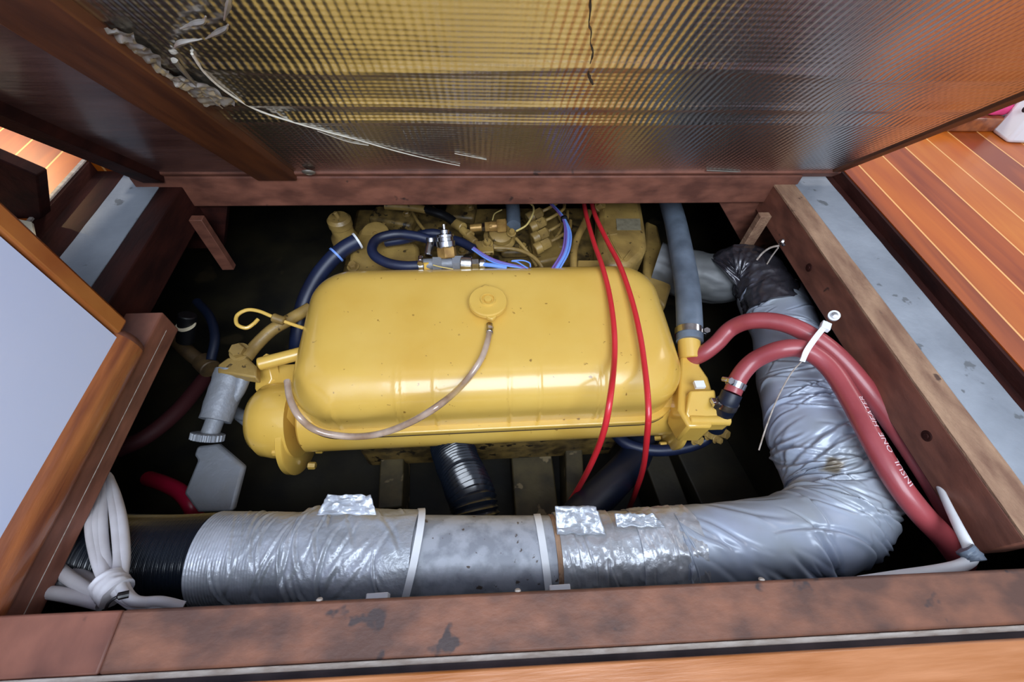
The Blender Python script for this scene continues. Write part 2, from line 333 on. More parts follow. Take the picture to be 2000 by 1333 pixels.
# ------------------------------------------------------------------ hatch lid
LC, LS = math.cos(R_(50.3)), math.sin(R_(50.3))
def lp(u, t, h=0.0): return Vector((u, 0.700-LC*t - LS*h, LS*t - LC*h))   # u across, t up the lid, h out of its underside
def lbox(mb, u0, u1, t0, t1, h0, h1): return mb.prism([lp(u0, t0, h0), lp(u1, t0, h0), lp(u1, t1, h0), lp(u0, t1, h0)], lp(0, 0, h1)-lp(0, 0, h0))
LT = 0.66
lid = thing('hatch_lid', 'raised wooden engine hatch lid lined with shiny woven foil insulation', 'hatch', lp(0.065, 0, 0))
obj('lid_panel', lbox(MB(), -0.553, 0.682, 0.004, LT, -0.020, -0.004), 'floor', lid)
b = MB(); nu, ntt = 150, 110; vs = []; fs = []
def foil_h(u, t):
    h = 0.0010 + 0.0016*nz(u*4, t*5) + 0.0016*nz(u*9+5, t*2)
    h += 0.0022*math.exp(-((t-0.335-0.02*nz(u*3))/0.008)**2) + 0.0026*math.exp(-((t-0.255-0.01*nz(u*4+3))/0.010)**2) - 0.0020*math.exp(-((t-0.235-0.012*nz(u*3+7))/0.012)**2)
    h += 0.0016*math.exp(-((t-0.21)/0.006)**2)
    return h
for i in range(nu+1):
    for j in range(ntt+1):
        u = -0.305+0.969*i/nu; t = 0.012+(LT-0.02)*j/ntt; ed = min(1, (0.666-u)/0.06); vs.append(lp(u, t, 0.0008+foil_h(u, t)*ed))
for i in range(nu):
    for j in range(ntt): fs.append((i*(ntt+1)+j, (i+1)*(ntt+1)+j, (i+1)*(ntt+1)+j+1, i*(ntt+1)+j+1))
b.add(vs, fs)
fo = obj('foil_insulation', b, 'foil', lid, smooth=0, uv=lambda c: (c.x, (c.z)/LS)); fo.data.shade_smooth()
lab(fo, 'silver woven foil sheet')
obj('side_panel', lbox(MB(), -0.52, -0.35, 0.01, LT, -0.006, 0.002), 'lidwood', lid)
obj('batten', lbox(MB(), -0.368, -0.303, 0.004, LT, -0.004, 0.014), 'batten', lid, 0.002)
obj('edge_frame', lbox(MB(), -0.553, -0.518, 0.004, LT, -0.004, 0.017), 'dark', lid, 0.002)
obj('edge_frame', lbox(MB(), 0.664, 0.682, 0.004, LT, -0.012, 0.004), 'batten', lid, 0.001)
obj('edge_frame', lbox(MB(), -0.553, 0.682, -0.006, 0.016, -0.012, 0.006), 'beam_side', lid, 0.002)
def lid_px(px, py, h=0.003):
    r = ROT @ Vector((px-1000, -(py-666.5), -F)); nn = Vector((0, LS, LC)); k = ((lp(0, 0, h)-Vector((0, 0, H))).dot(nn))/r.dot(nn); P = Vector((0, 0, H))+r*k
    return P
def ribbon(mb, pts, w, th=0.0006, wf=None):
    for a in range(len(pts)-1): pass
    mb.tube(pts, w, 8, wf, 8); return mb
b = MB().tube([lid_px(*q) for q in ((375, 105), (400, 142), (440, 178), (500, 214), (570, 238), (640, 258), (700, 274), (780, 297), (850, 314), (898, 324))], lambda u: 0.0013*(1-0.6*u)+0.0004*abs(nz(u*30)), 8)
lab(obj('glue_line', b, 'grease', lid), 'thin cream bead of glue')
b = MB().tube([lid_px(*q) for q in ((620, 256), (680, 277), (720, 284))], 0.0005, 6); obj('glue_line', b, 'grease', lid)
obj('glue_line', MB().tube([lid_px(*q) for q in ((888, 300), (950, 312))], 0.0005, 6), 'grease', lid)
obj('edge_strip', MB().tube([lid_px(*q) for q in ((1380, 333), (1450, 336), (1510, 338), (1545, 336))], 0.0012, 6), 'tape', lid)
# crumpled tape along the batten
b = MB(); vs = []; fs = []; n1, n2 = 90, 16
for i in range(n1+1):
    s = i/n1; c0 = lid_px(200+230*s, 42+165*s+12*math.sin(s*5), 0.0); w = 0.009*(0.5+abs(math.sin(s*5+0.6)))+0.004*nz(s*12)
    for j in range(n2+1):
        q = j/n2-0.5; h = 0.005+0.006*abs(nz(s*13, q*3))+0.002*nz(s*26, q*6)
        vs.append(c0+Vector((1.6*q*w*2, 0, 0))+(lp(0, 0.4*q*w, h)-lp(0, 0, 0)))
for i in range(n1):
    for j in range(n2): fs.append((i*(n2+1)+j, (i+1)*(n2+1)+j, (i+1)*(n2+1)+j+1, i*(n2+1)+j+1))
b.add(vs, fs); obj('foil_tape', b, 'tape', lid, smooth=20)
b = MB().tube([lid_px(*q, 0.006) for q in ((340, 118), (368, 150), (400, 182), (435, 212))], lambda u: 0.0022*(1-u)+0.0006, 8, lambda u, th: 0.001*nz(u*30, th))
obj('foil_tape', b, 'tape', lid)
for pts in (((352, 56), (378, 46), (398, 42), (402, 32)), ((402, 76), (420, 66), (440, 56), (446, 48)), ((438, 40), (446, 10), (452, -20)), ((340, 95), (352, 84), (395, 76))):
    obj('foil_tape', MB().tube([lid_px(*q, 0.007) for q in pts], lambda u: 0.0007+0.0016*math.sin(math.pi*u)**2, 6, lambda u, th: 0.0006*nz(u*20, th*2)), 'tape', lid)
# tear in the foil
b = MB(); pts = [(1156, -40), (1153, 20), (1150, 50), (1155, 62), (1153, 85), (1158, 105), (1151, 130), (1150, 148), (1158, 165)]
b.tube([lid_px(x, y, 0.0035) for x, y in pts], lambda u: 0.0003+0.0018*abs(nz(u*13+3))+0.0006*(u > 0.85), 6)
lab(obj('torn_seam', b, 'gasket', lid), 'dark ragged tear')
b = MB(); c0 = lid_px(603, 336, 0.006); b.lathe([(0.011, 0), (0.010, 0.002), (0.006, 0.0035), (0.0045, 0.002), (0.0, 0.0018)], c0, lp(0, 0, 1)-lp(0, 0, 0), 24)
lab(obj('screw_cup', b, 'tape', lid), 'small shiny screw cup')

# ------------------------------------------------------------------ white locker at the left
lk = thing('locker', 'white laminate locker side with rounded wooden corner, overhanging the hatch at left', 'locker', (-0.50, 0.15, 0.0))
obj('side_panel', MB().box((-0.452, 0.0, 0.40), (0.020, 0.70, 0.80)), 'panel', lk)
obj('end_panel', MB().box((-0.58, 0.353, 0.40), (0.25, 0.012, 0.80)), 'dark', lk)
obj('corner_trim', MB().box((-0.453, 0.3665, 0.4), (0.023, 0.024, 0.80)), 'orange', lk, 0.004)
# bottom rail: quarter round, then a flat face below
prof = [(-0.450, 0.006), (-0.443, 0.0045), (-0.4385, -0.003), (-0.4355, -0.012), (-0.4345, -0.022), (-0.4355, -0.032), (-0.439, -0.039), (-0.4445, -0.042), (-0.450, -0.042)]
b = MB().prism([(x, -0.32, z) for x, z in prof], (0, 0.675, 0)); obj('bottom_rail', b, 'rail', lk)
cx, cy = -0.450, 0.355
b = MB(); vs = []; k = 10
for i in range(k+1):
    a = R_(90*i/k)
    for (x, z) in prof: vs.append((cx+(x-cx)*math.cos(a), cy+(x-cx)*math.sin(a), z))
npf = len(prof); fs = [(i*npf+j, i*npf+(j+1) % npf, (i+1)*npf+(j+1) % npf, (i+1)*npf+j) for i in range(k) for j in range(npf)]+[tuple(range(npf)), tuple(range(k*npf, (k+1)*npf))]
b.add(vs, fs); obj('rail_corner', b, 'beam_side', lk)
obj('bearer', MB().box((-0.468, 0.05, -0.061), (0.050, 0.755, 0.040)), 'beam_side', lk, 0.002)
obj('seam_line', MB().tube([(-0.4432, 0.41, -0.061), (-0.4432, 0.20, -0.061), (-0.4432, 0.06, -0.061)], 0.0006, 6), 'seal', lk)

# ------------------------------------------------------------------ engine
eng = thing('engine', 'yellow painted marine diesel engine with long header tank, sitting in the hatch', 'engine', (0.02, 0.46, -0.42))
X0, X1, Y0, Y1 = -0.298, 0.338, 0.313, 0.598
def rrect(inset, r, n=14, nstraight=60):
    x0, x1, y0, y1 = X0+inset, X1-inset, Y0+inset, Y1-inset; r = min(max(r-inset*0.6, 0.012), (Y1-Y0)/2-inset-0.0005); pts = []
    def arc(cx, cy, a0):
        for i in range(n+1): a = R_(a0+90*i/n); pts.append((cx+r*math.cos(a), cy+r*math.sin(a)))
    def line(p, q, k):
        for i in range(1, k): pts.append((p[0]+(q[0]-p[0])*i/k, p[1]+(q[1]-p[1])*i/k))
    line((x0+r, y0), (x1-r, y0), nstraight*3); arc(x1-r, y0+r, -90); line((x1, y0+r), (x1, y1-r), 12); arc(x1-r, y1-r, 0)
    line((x1-r, y1), (x0+r, y1), 30); arc(x0+r, y1-r, 90); line((x0, y1-r), (x0, y0+r), 12); arc(x0+r, y0+r, 180)
    return pts
ribs = (-0.232, -0.224, -0.128, -0.119, -0.07, 0.045, 0.092, 0.185, 0.193)
zt, zb, fr = -0.098, -0.205, 0.062
rows = []
def tz(x, y, z):                              # the top slopes gently down to the front and is slightly crowned
    k = (z-zb)/(zt-zb); f = min(1, max(0, (y-Y0)/(Y1-Y0)))
    z = z-k*0.022*(1-f)**1.6-0.003*k*math.cos(math.pi*f)**2*0
    return z+0.0008*nz(x*9, y*9)
for i in range(5): rows.append((0.0, zb+(zt-fr-zb)*i/5 if zt-fr > zb else zb))
for i in range(13):
    a = R_(90*i/12); rows.append((fr*(1-math.cos(a)), (zt-fr)+fr*math.sin(a)))
for ins in (0.070, 0.085, 0.10, 0.115, 0.128, 0.138): rows.append((ins, zt))
b = MB(); vs = []; n0 = None
for ins, z in rows:
    ring = rrect(ins, 0.070); n0 = len(ring)
    for x, y in ring:
        dy = 0.0
        if y < Y0+0.09:
            for q in ribs: dy -= 0.0022*math.exp(-((x-q)/0.0020)**2)
        vs.append((x, y+dy, tz(x, y, z)))
for x, y in rrect(0.138, 0.070): vs.append((x, (Y0+Y1)/2, tz(x, (Y0+Y1)/2, zt)))
rows.append(None)
fs = [(i*n0+j, i*n0+(j+1) % n0, (i+1)*n0+(j+1) % n0, (i+1)*n0+j) for i in range(len(rows)-1) for j in range(n0)]
fs += [tuple(range(n0))[::-1]]
b.add(vs, fs)
tank = obj('header_tank', b, 'yellow', eng, smooth=60)
ring = rrect(-0.011, 0.078); obj('tank_rim', MB().prism([(x, y, -0.216) for x, y in ring], (0, 0, 0.011)), 'yellow', eng, 0.002)
ring = rrect(-0.0113, 0.078); obj('rim_gasket', MB().prism([(x, y, -0.2172) for x, y in ring], (0, 0, 0.0016)), 'gasket', eng)
# filler cap
co = at(953, 592, -0.092); co.z = -0.0985
cap = obj('filler_cap', MB().lathe([(0.020, -0.012), (0.0205, 0.003), (0.030, 0.0040), (0.0315, 0.006), (0.0315, 0.012), (0.030, 0.0140), (0.0132, 0.0145), (0.0122, 0.0178), (0.0104, 0.0178), (0.0094, 0.0140), (0.0070, 0.0140), (0.0062, 0.0185), (0.0, 0.019)], co, (0, -0.03, 1), 48), 'yellow', eng)
for (sx, sy) in ((0.15, -1), (-0.1, 1)):
    b = MB()
    d = Vector((sx, sy, 0)).normalized(); e = Vector((-d.y, d.x, 0)); o2 = co+Vector((0, 0, 0.004))
    b.prism([o2+d*0.024+e*0.012, o2+d*0.035+e*0.006, o2+d*0.0385, o2+d*0.035-e*0.006, o2+d*0.024-e*0.012], (0, 0, 0.007)); obj('cap_tab', b, 'yellow', cap, 0.0015)
# manifold and end housings
def ycyl(mb, x0, x1, y, z, r): return mb.cyl((x0, y, z), (x1, y, z), r, 48, 0.004)
obj('manifold', ycyl(MB(), -0.30, 0.34, 0.358, -0.252, 0.056), 'yellow', eng)
e1 = obj('end_housing', MB().lathe([(0.030, 0), (0.048, 0.006), (0.060, 0.020), (0.064, 0.040), (0.064, 0.075)], (-0.385, 0.355, -0.245), (1, 0, 0.0), 48), 'yellow', eng)
def disc(x, y, z, r, w, tilt): return MB().lathe([(r-0.003, 0), (r, 0.002), (r, w-0.002), (r-0.003, w)], (x, y, z), (1, tilt, 0), 56)
f1 = obj('end_flange', disc(-0.322, 0.345, -0.268, 0.074, 0.013, -0.10), 'yellow', eng)
f2 = obj('end_flange', disc(0.338, 0.345, -0.262, 0.068, 0.011, 0.06), 'yellow', eng)
for (x, y, z) in ((-0.308, 0.300, -0.318), (-0.335, 0.294, -0.235), (-0.306, 0.335, -0.332)): obj('bolt', MB().hexa((x, y, z), (1, -0.05, 0), 0.0065, 0.012, False), 'yellow', f1)
for (y, z) in ((0.300, -0.300), (0.320, -0.318), (0.345, -0.325)): obj('bolt', MB().hexa((0.339, y, z), (-1, 0, 0), 0.005, 0.012, False), 'yellow', f2)
# bracket with ears left of the tank
b = MB(); A = at(508, 700, -0.165)
b.cyl(at(505, 712, -0.17), at(590, 690, -0.17), 0.011, 20); 
b.prism([at(500, 705, -0.18), at(520, 690, -0.18), at(530, 740, -0.20), at(508, 780, -0.22), at(498, 760, -0.22)], (0.012, 0, -0.012))
b.box(at(550, 735, -0.20)+Vector((0.01, 0, -0.02)), (0.07, 0.055, 0.03)); obj('left_bracket', b, 'yellow', eng, 0.002)
# water pump style fitting left
pf = obj('pump_flange', MB().prism([at(425, 712, -0.16), at(445, 698, -0.16), at(480, 695, -0.16), at(500, 715, -0.16), at(500, 738, -0.16), at(450, 730, -0.16), at(424, 728, -0.16)], (0, 0, -0.020)), 'yellow_d', eng, 0.003)
obj('bolt', MB().hexa(at(468, 688, -0.158), (0, -0.2, 1), 0.012, 0.013), 'yellow_d', pf)
p0, p1, p2, p3 = at(455, 728, -0.185), at(420, 822, -0.205), at(410, 848, -0.210), at(404, 868, -0.216)
pb = obj('pump_body', MB().tube([p0, p0.lerp(p1, 0.4), p1], lambda u: 0.027-0.004*u, 28, lambda u, th: 0.0015*nz(u*6, math.cos(th)*2, math.sin(th)*2)), 'alu', eng)
obj('pump_spout', MB().cyl(p1-(p1-p0)*0.05, p2+(p2-p1)*0.3, 0.013, 24), 'alu', pb)
obj('pump_arm', MB().tube([at(475, 735, -0.18), at(466, 765, -0.19), at(450, 790, -0.20)], lambda u: 0.012-0.005*u, 16), 'alu', pb)
obj('pulley_band', MB().tube([at(450, 800, -0.26), at(480, 812, -0.26), at(512, 790, -0.25), at(530, 760, -0.24)], 0.010, 12), 'alu', eng)
obj('rod', MB().cyl(at(462, 815, -0.28), at(540, 875, -0.30), 0.005), 'alu', eng)
# dipstick
ds = obj('dipstick', MB().tube([at(*q) for q in ((592, 641, -0.150), (560, 630, -0.135), (530, 618, -0.125), (505, 608, -0.118), (482, 606, -0.114), (463, 617, -0.114), (463, 634, -0.116), (480, 641, -0.120), (494, 634, -0.120), (504, 624, -0.120))], 0.0030, 10), 'yellow', eng)
obj('dipstick_collar', MB().cyl(at(532, 620, -0.127), at(556, 628, -0.133), 0.0075, 16), 'yellow_d', ds)
obj('oil_pipe', MB().tube([at(*q) for q in ((480, 700, -0.165), (500, 675, -0.165), (530, 646, -0.160), (560, 628, -0.160), (605, 602, -0.165))], 0.0105, 16), 'yellow_d', eng)
# right end casting (thermostat outlet with spigots)
b = MB(); zr = -0.165
b.prism([at(1330, 683, zr), at(1366, 683, zr), at(1368, 715, zr), at(1384, 738, zr), at(1392, 765, zr), at(1392, 835, zr), at(1345, 835, zr), at(1325, 800, zr)], (0, 0, -0.055)); obj('outlet_housing', b, 'yellow', eng, 0.004)
b = MB(); b.prism([at(1347, 762, -0.150), at(1398, 760, -0.150), at(1402, 800, -0.160), at(1425, 812, -0.170), at(1425, 830, -0.172), at(1350, 832, -0.172), at(1340, 808, -0.16)], (0, 0, -0.022)); oh = obj('outlet_cover', b, 'yellow', eng, 0.004)
obj('outlet_spigot', MB().cyl(at(1345, 822, -0.170), at(1424, 822, -0.172), 0.0085, 20), 'yellow', eng)
obj('bolt', MB().box(at(1366, 752, -0.145), (0.016, 0.012, 0.006)), 'white', oh)
obj('outlet_neck', MB().cyl(at(1348, 700, -0.165), at(1345, 662, -0.150), 0.019, 32), 'yellow', eng)
b = MB()
for k in range(6): b.hexa(at(1345+k*13, 850+8*math.sin(k*2), -0.26), (0.4, -0.6, 0.5), 0.006+0.003*(k % 2), 0.012)
obj('drain_fittings', b, 'yellow_d', eng)
# block behind the tank
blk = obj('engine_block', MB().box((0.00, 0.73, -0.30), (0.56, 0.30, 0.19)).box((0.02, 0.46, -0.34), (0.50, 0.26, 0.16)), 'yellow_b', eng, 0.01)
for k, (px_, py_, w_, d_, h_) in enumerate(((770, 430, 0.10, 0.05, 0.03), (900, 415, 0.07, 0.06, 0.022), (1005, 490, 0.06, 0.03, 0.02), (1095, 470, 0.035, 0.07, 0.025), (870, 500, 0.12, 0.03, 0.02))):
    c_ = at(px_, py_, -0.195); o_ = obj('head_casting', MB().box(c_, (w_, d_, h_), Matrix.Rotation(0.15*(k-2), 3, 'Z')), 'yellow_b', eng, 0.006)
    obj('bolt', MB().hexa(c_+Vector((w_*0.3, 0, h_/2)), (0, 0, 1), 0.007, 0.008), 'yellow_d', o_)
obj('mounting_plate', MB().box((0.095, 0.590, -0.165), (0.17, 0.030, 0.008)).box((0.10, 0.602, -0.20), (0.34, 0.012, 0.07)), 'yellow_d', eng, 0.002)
b = MB(); c0 = at(663, 432, -0.135); b.lathe([(0.030, -0.075), (0.028, -0.04), (0.022, -0.03), (0.022, -0.012), (0.024, -0.010), (0.024, 0.004), (0.019, 0.010), (0.0, 0.010)], c0, (0, 0, 1), 32)
oc = obj('oil_filler', b, 'yellow_d', eng); obj('filler_knob', MB().cyl(c0+Vector((0, 0, 0.008)), c0+Vector((-0.003, 0, 0.022)), 0.0045, 12), 'yellow_d', oc)
b = MB(); zz = -0.150
b.prism([at(682, 500, zz), at(680, 476, zz), at(694, 464, zz), at(702, 446, zz), at(722, 436, zz), at(746, 438, zz), at(762, 456, zz), at(800, 462, zz), at(818, 480, zz), at(820, 512, zz), at(818, 540, zz), at(676, 540, zz)], (0, 0, -0.05))
th = obj('thermostat_housing', b, 'yellow_d', eng, 0.008); obj('bolt', MB().hexa(at(690, 522, -0.148), (0, -0.1, 1), 0.0085, 0.010), 'yellow_d', th)
obj('mount_ring', MB().lathe([(0.026, 0), (0.028, 0.003), (0.028, 0.010), (0.024, 0.012), (0.005, 0.012), (0.005, 0.009), (0, 0.009)], at(735, 462, -0.160), (0, -0.35, 1), 32), 'yellow_d', th)
# valve cover with its name plate
b = MB(); xr0, xr1 = 0.165, 0.315; zv = -0.135
out = [at(1172, 372, zv), at(1250, 372, zv), at(1262, 440, zv), at(1266, 478, zv), at(1258, 496, zv), at(1232, 520, zv), at(1186, 520, zv), at(1168, 480, zv)]
b.prism(out, (0, 0, -0.060)); vc = obj('valve_cover', b, 'yellow_d', eng, 0.012, smooth=60)
obj('cover_plate', MB().prism([at(1203, 428, zv+.0006), at(1250, 428, zv+.0006), at(1252, 450, zv+.0006), at(1205, 450, zv+.0006)], (0, 0, 0.0008)), 'plate', vc)
obj('cover_ridge', MB().tube([at(1188, 455, zv+.001), at(1200, 480, zv+.001), at(1215, 505, zv+.001)], 0.002, 8).tube([at(1185, 460, zv+.001), at(1205, 457, zv+.001)], 0.0016, 8).tube([at(1232, 490, zv+.001), at(1218, 508, zv+.001)], 0.0018, 8), 'yellow_d', vc)
obj('cover_flange', MB().prism([at(1128, 508, -0.150), at(1222, 508, -0.150), at(1232, 516, -0.150), at(1228, 528, -0.150), at(1128, 530, -0.150)], (0, 0, -0.006)), 'yellow_d', vc, 0.002)
obj('side_casting', MB().prism([at(1262, 430, -0.20), at(1285, 440, -0.20), at(1312, 560, -0.20), at(1300, 600, -0.20), at(1255, 560, -0.20)], (0, 0, -0.06)), 'yellow_d', eng, 0.006)
obj('breather_pipe', MB().tube([at(*q) for q in ((1150, 415, -0.150), (1140, 440, -0.145), (1126, 470, -0.140), (1120, 500, -0.142), (1121, 545, -0.150))], 0.0075, 16), 'yellow_d', eng)
# injection pump: unions in a row with delivery pipes
ip = obj('injection_pump', MB().prism([at(1030, 420, -0.185), at(1090, 420, -0.185), at(1110, 500, -0.185), at(1045, 515, -0.185)], (0, 0, -0.06)), 'yellow_d', eng, 0.006)
for k, (x, y) in enumerate(((1050, 418), (1056, 436), (1061, 457), (1066, 477))):
    p = at(x, y, -0.150); d = Vector((0.85, 0.35, 0.25)).normalized()
    u_ = obj('union_nut', MB().lathe([(0.0105, 0), (0.0115, 0.002), (0.0115, 0.020), (0.007, 0.024), (0, 0.024)], p-d*0.012, d, 6).cyl(p-d*0.026, p-d*0.010, 0.013, 20), 'yellow_d', ip)
    q = p+d*0.012
    obj('delivery_pipe', MB().tube([q, q+d*0.020, q+Vector((0.042, 0.030, 0.006)), q+Vector((0.052, 0.07, -0.004))], 0.0035, 10), 'yellow_d', u_)
obj('delivery_pipe', MB().tube([at(*q) for q in ((1082, 468, -0.145), (1094, 452, -0.140), (1097, 436, -0.140), (1090, 418, -0.150))], 0.0030, 10), 'yellow_d', ip)
# lift pump, bracket and feed pipes
lpmp = obj('lift_pump', MB().lathe([(0.030, 0), (0.034, 0.004), (0.034, 0.009), (0.030, 0.012), (0.026, 0.013), (0.024, 0.024), (0.016, 0.028), (0, 0.028)], at(975, 468, -0.170), (0.1, -0.25, 1), 36), 'yellow_d', eng)
obj('bolt', MB().hexa(at(999, 456, -0.142), (0, -0.2, 1), 0.007, 0.009), 'yellow_d', lpmp)
bk = obj('lifting_bracket', MB().prism([at(925, 470, -0.150), at(962, 470, -0.150), at(965, 492, -0.150), at(938, 494, -0.150)], (0, 0, -0.010)), 'yellow_d', eng, 0.002)
obj('bolt', MB().hexa(at(952, 476, -0.149), (0, -0.25, 1), 0.0085, 0.010), 'yellow_d', bk)
for pts, r in ((((965, 484, -0.155), (1000, 486, -0.155), (1030, 495, -0.155), (1052, 512, -0.16), (1062, 530, -0.17)), 0.0038), (((1008, 466, -0.150), (1022, 482, -0.155), (1036, 500, -0.165), (1048, 520, -0.18)), 0.0035),
               (((802, 408, -0.165), (815, 432, -0.160), (832, 452, -0.160), (850, 462, -0.165)), 0.0036), (((780, 405, -0.20), (765, 425, -0.19), (745, 442, -0.19)), 0.004),
               (((846, 405, -0.155), (870, 425, -0.15), (890, 440, -0.15)), 0.003)):
    obj('fuel_pipe', MB().tube([at(*q) for q in pts], r, 10), 'yellow_d', eng)
fb = obj('banjo_fitting', MB().cyl(at(888, 436, -0.150), at(905, 446, -0.145), 0.011, 20).cyl(at(902, 448, -0.145), at(928, 474, -0.150), 0.0085, 18).lathe([(0.0115, 0), (0.0115, 0.012), (0.009, 0.014)], at(912, 458, -0.150), Vector((0.5, -0.6, 0.2)), 6), 'yellow_d', eng)
p, q = at(918, 446, -0.138), at(986, 441, -0.130); d = (q-p)
sd = obj('fuel_sensor', MB().cyl(p, p+d*0.35, 0.008, 18).lathe([(0.0105, 0), (0.0105, 0.014), (0.009, 0.016)], p+d*0.44, d, 6).cyl(p+d*0.55, p+d*0.8, 0.010, 18).lathe([(0.0135, 0), (0.0145, 0.002), (0.0145, 0.018), (0.011, 0.020)], p+d*0.78, d, 6), 'brass', eng)
obj('sensor_cap', MB().lathe([(0.0085, 0), (0.0085, 0.005)], p+d*0.36, d, 6), 'steel', sd)
obj('pipe_stub', MB().tube([at(*q) for q in ((752, 402, -0.145), (790, 404, -0.145), (820, 408, -0.145), (840, 413, -0.145))], 0.0085, 16), 'yellow_d', eng)
# upper right fittings by the red cables
b = MB(); b.hexa(at(1170, 405, -0.14), (0.4, -0.3, 0.8), 0.009, 0.014).hexa(at(1178, 416, -0.145), (0.9, -0.3, 0.2), 0.008, 0.014).cyl(at(1160, 402, -0.15), at(1182, 420, -0.15), 0.007)
obj('pipe_union', b, 'yellow_d', eng)
# steel valve assembly on top of the engine
va = obj('sender_tee', MB().cyl(at(826, 517, -0.118), at(905, 514, -0.118), 0.0105, 24).lathe([(0.014, 0), (0.014, 0.016)], at(846, 516, -0.118), (1, 0, 0), 6).lathe([(0.0145, 0), (0.0145, 0.020)], at(884, 514, -0.118), (1, 0, 0), 6), 'alu', eng)
obj('sender_union', MB().cyl(at(900, 515, -0.116), at(922, 516, -0.116), 0.0135, 24).lathe([(0.010, 0), (0.010, 0.012)], at(922, 516, -0.116), (1, 0, 0), 6).cyl(at(936, 517, -0.116), at(948, 517, -0.116), 0.0095, 20), 'steel', va)
b = MB(); q0 = at(874, 504, -0.112); ax = (at(868, 452, -0.075)-q0).normalized()
obj('brass_hex', MB().lathe([(0.016, 0), (0.018, 0.002), (0.018, 0.018), (0.016, 0.021)], q0, ax, 6), 'brass', va)
obj('pressure_sender', MB().lathe([(0.015, 0.018), (0.0175, 0.021), (0.0175, 0.030), (0.0145, 0.031), (0.0145, 0.037), (0.0165, 0.038), (0.0165, 0.042), (0.008, 0.044), (0.008, 0.050), (0.003, 0.052), (0.003, 0.060), (0, 0.060)], q0, ax, 32), 'steel', va)
obj('side_knuckle', MB().cyl(at(836, 500, -0.110), at(842, 468, -0.100), 0.0075, 18).lathe([(0.009, 0), (0.009, 0.007)], at(842, 472, -0.100), (0, 0.6, 0.8), 16), 'steel', va)
obj('yellow_boss', MB().lathe([(0.014, 0), (0.010, 0.016), (0.008, 0.026)], at(834, 534, -0.135), (0, 0.2, 1), 6), 'yellow', va)

# ------------------------------------------------------------------ hoses and cables
def hose(name, label, cat, m, pts, r, seg=20, sub=8, fn=None, group=None):
    P = [at(*q) for q in pts]; base = P[0]; t = thing(name, label, cat, base, group)
    return t, obj('hose_body', MB().tube(P, r, seg, fn, sub), m, t), P
def solo(name, label, cat, m, pts, r, seg=14, sub=8, fn=None, group=None):
    return tag(obj(name, MB().tube([at(*q) for q in pts], r, seg, fn, sub), m), label, cat, group)
def clamp(parent, p, ax, r, screw_dir, w=0.010):
    ax = Vector(ax).normalized(); s = Vector(screw_dir); s = (s-ax*s.dot(ax)).normalized()
    k = obj('hose_clamp', MB().lathe([(r+0.0002, -w/2), (r+0.0014, -w/2), (r+0.0014, w/2), (r+0.0002, w/2)], p, ax, 36), 'steel', parent)
    c = Vector(p)+s*(r+0.005); tdir = ax.cross(s)
    obj('clamp_screw', MB().cyl(c-tdir*0.008, c+tdir*0.006, 0.0045, 16).lathe([(0.0055, 0), (0.0055, 0.005)], c+tdir*0.006, tdir, 6), 'steel', k)
    return k
# brick red heater hoses
ptsA = [(1412, 800, -0.150), (1430, 768, -0.135), (1447, 732, -0.118), (1476, 703, -0.098), (1525, 683, -0.070), (1572, 684, -0.060), (1620, 718, -0.060), (1662, 782, -0.060), (1702, 857, -0.062), (1750, 940, -0.070), (1800, 1005, -0.084), (1845, 1052, -0.104), (1880, 1100, -0.135)]
tA, bA, PA = hose('heater_hose', 'front brick red rubber hose with pale print, clamped at its upper end', 'hose', 'redhose', ptsA[1:], 0.0135)
clamp(tA, at(1437, 752, -0.128), at(1447, 732, -0.118)-at(1430, 768, -0.135), 0.0137, (-0.9, 0.3, 0.4))
ptsB = [(1290, 700, -0.215), (1335, 704, -0.185), (1368, 694, -0.155), (1398, 672, -0.135), (1428, 642, -0.115), (1470, 627, -0.085), (1530, 632, -0.068), (1590, 660, -0.064), (1642, 702, -0.070), (1698, 768, -0.084), (1752, 840, -0.092), (1797, 905, -0.096), (1832, 960, -0.102), (1866, 1020, -0.115), (1896, 1075, -0.14)]
tB, bB, PB = hose('heater_hose', 'rear brick red rubber hose lying against the right hatch beam', 'hose', 'redhose', ptsB, 0.0135)
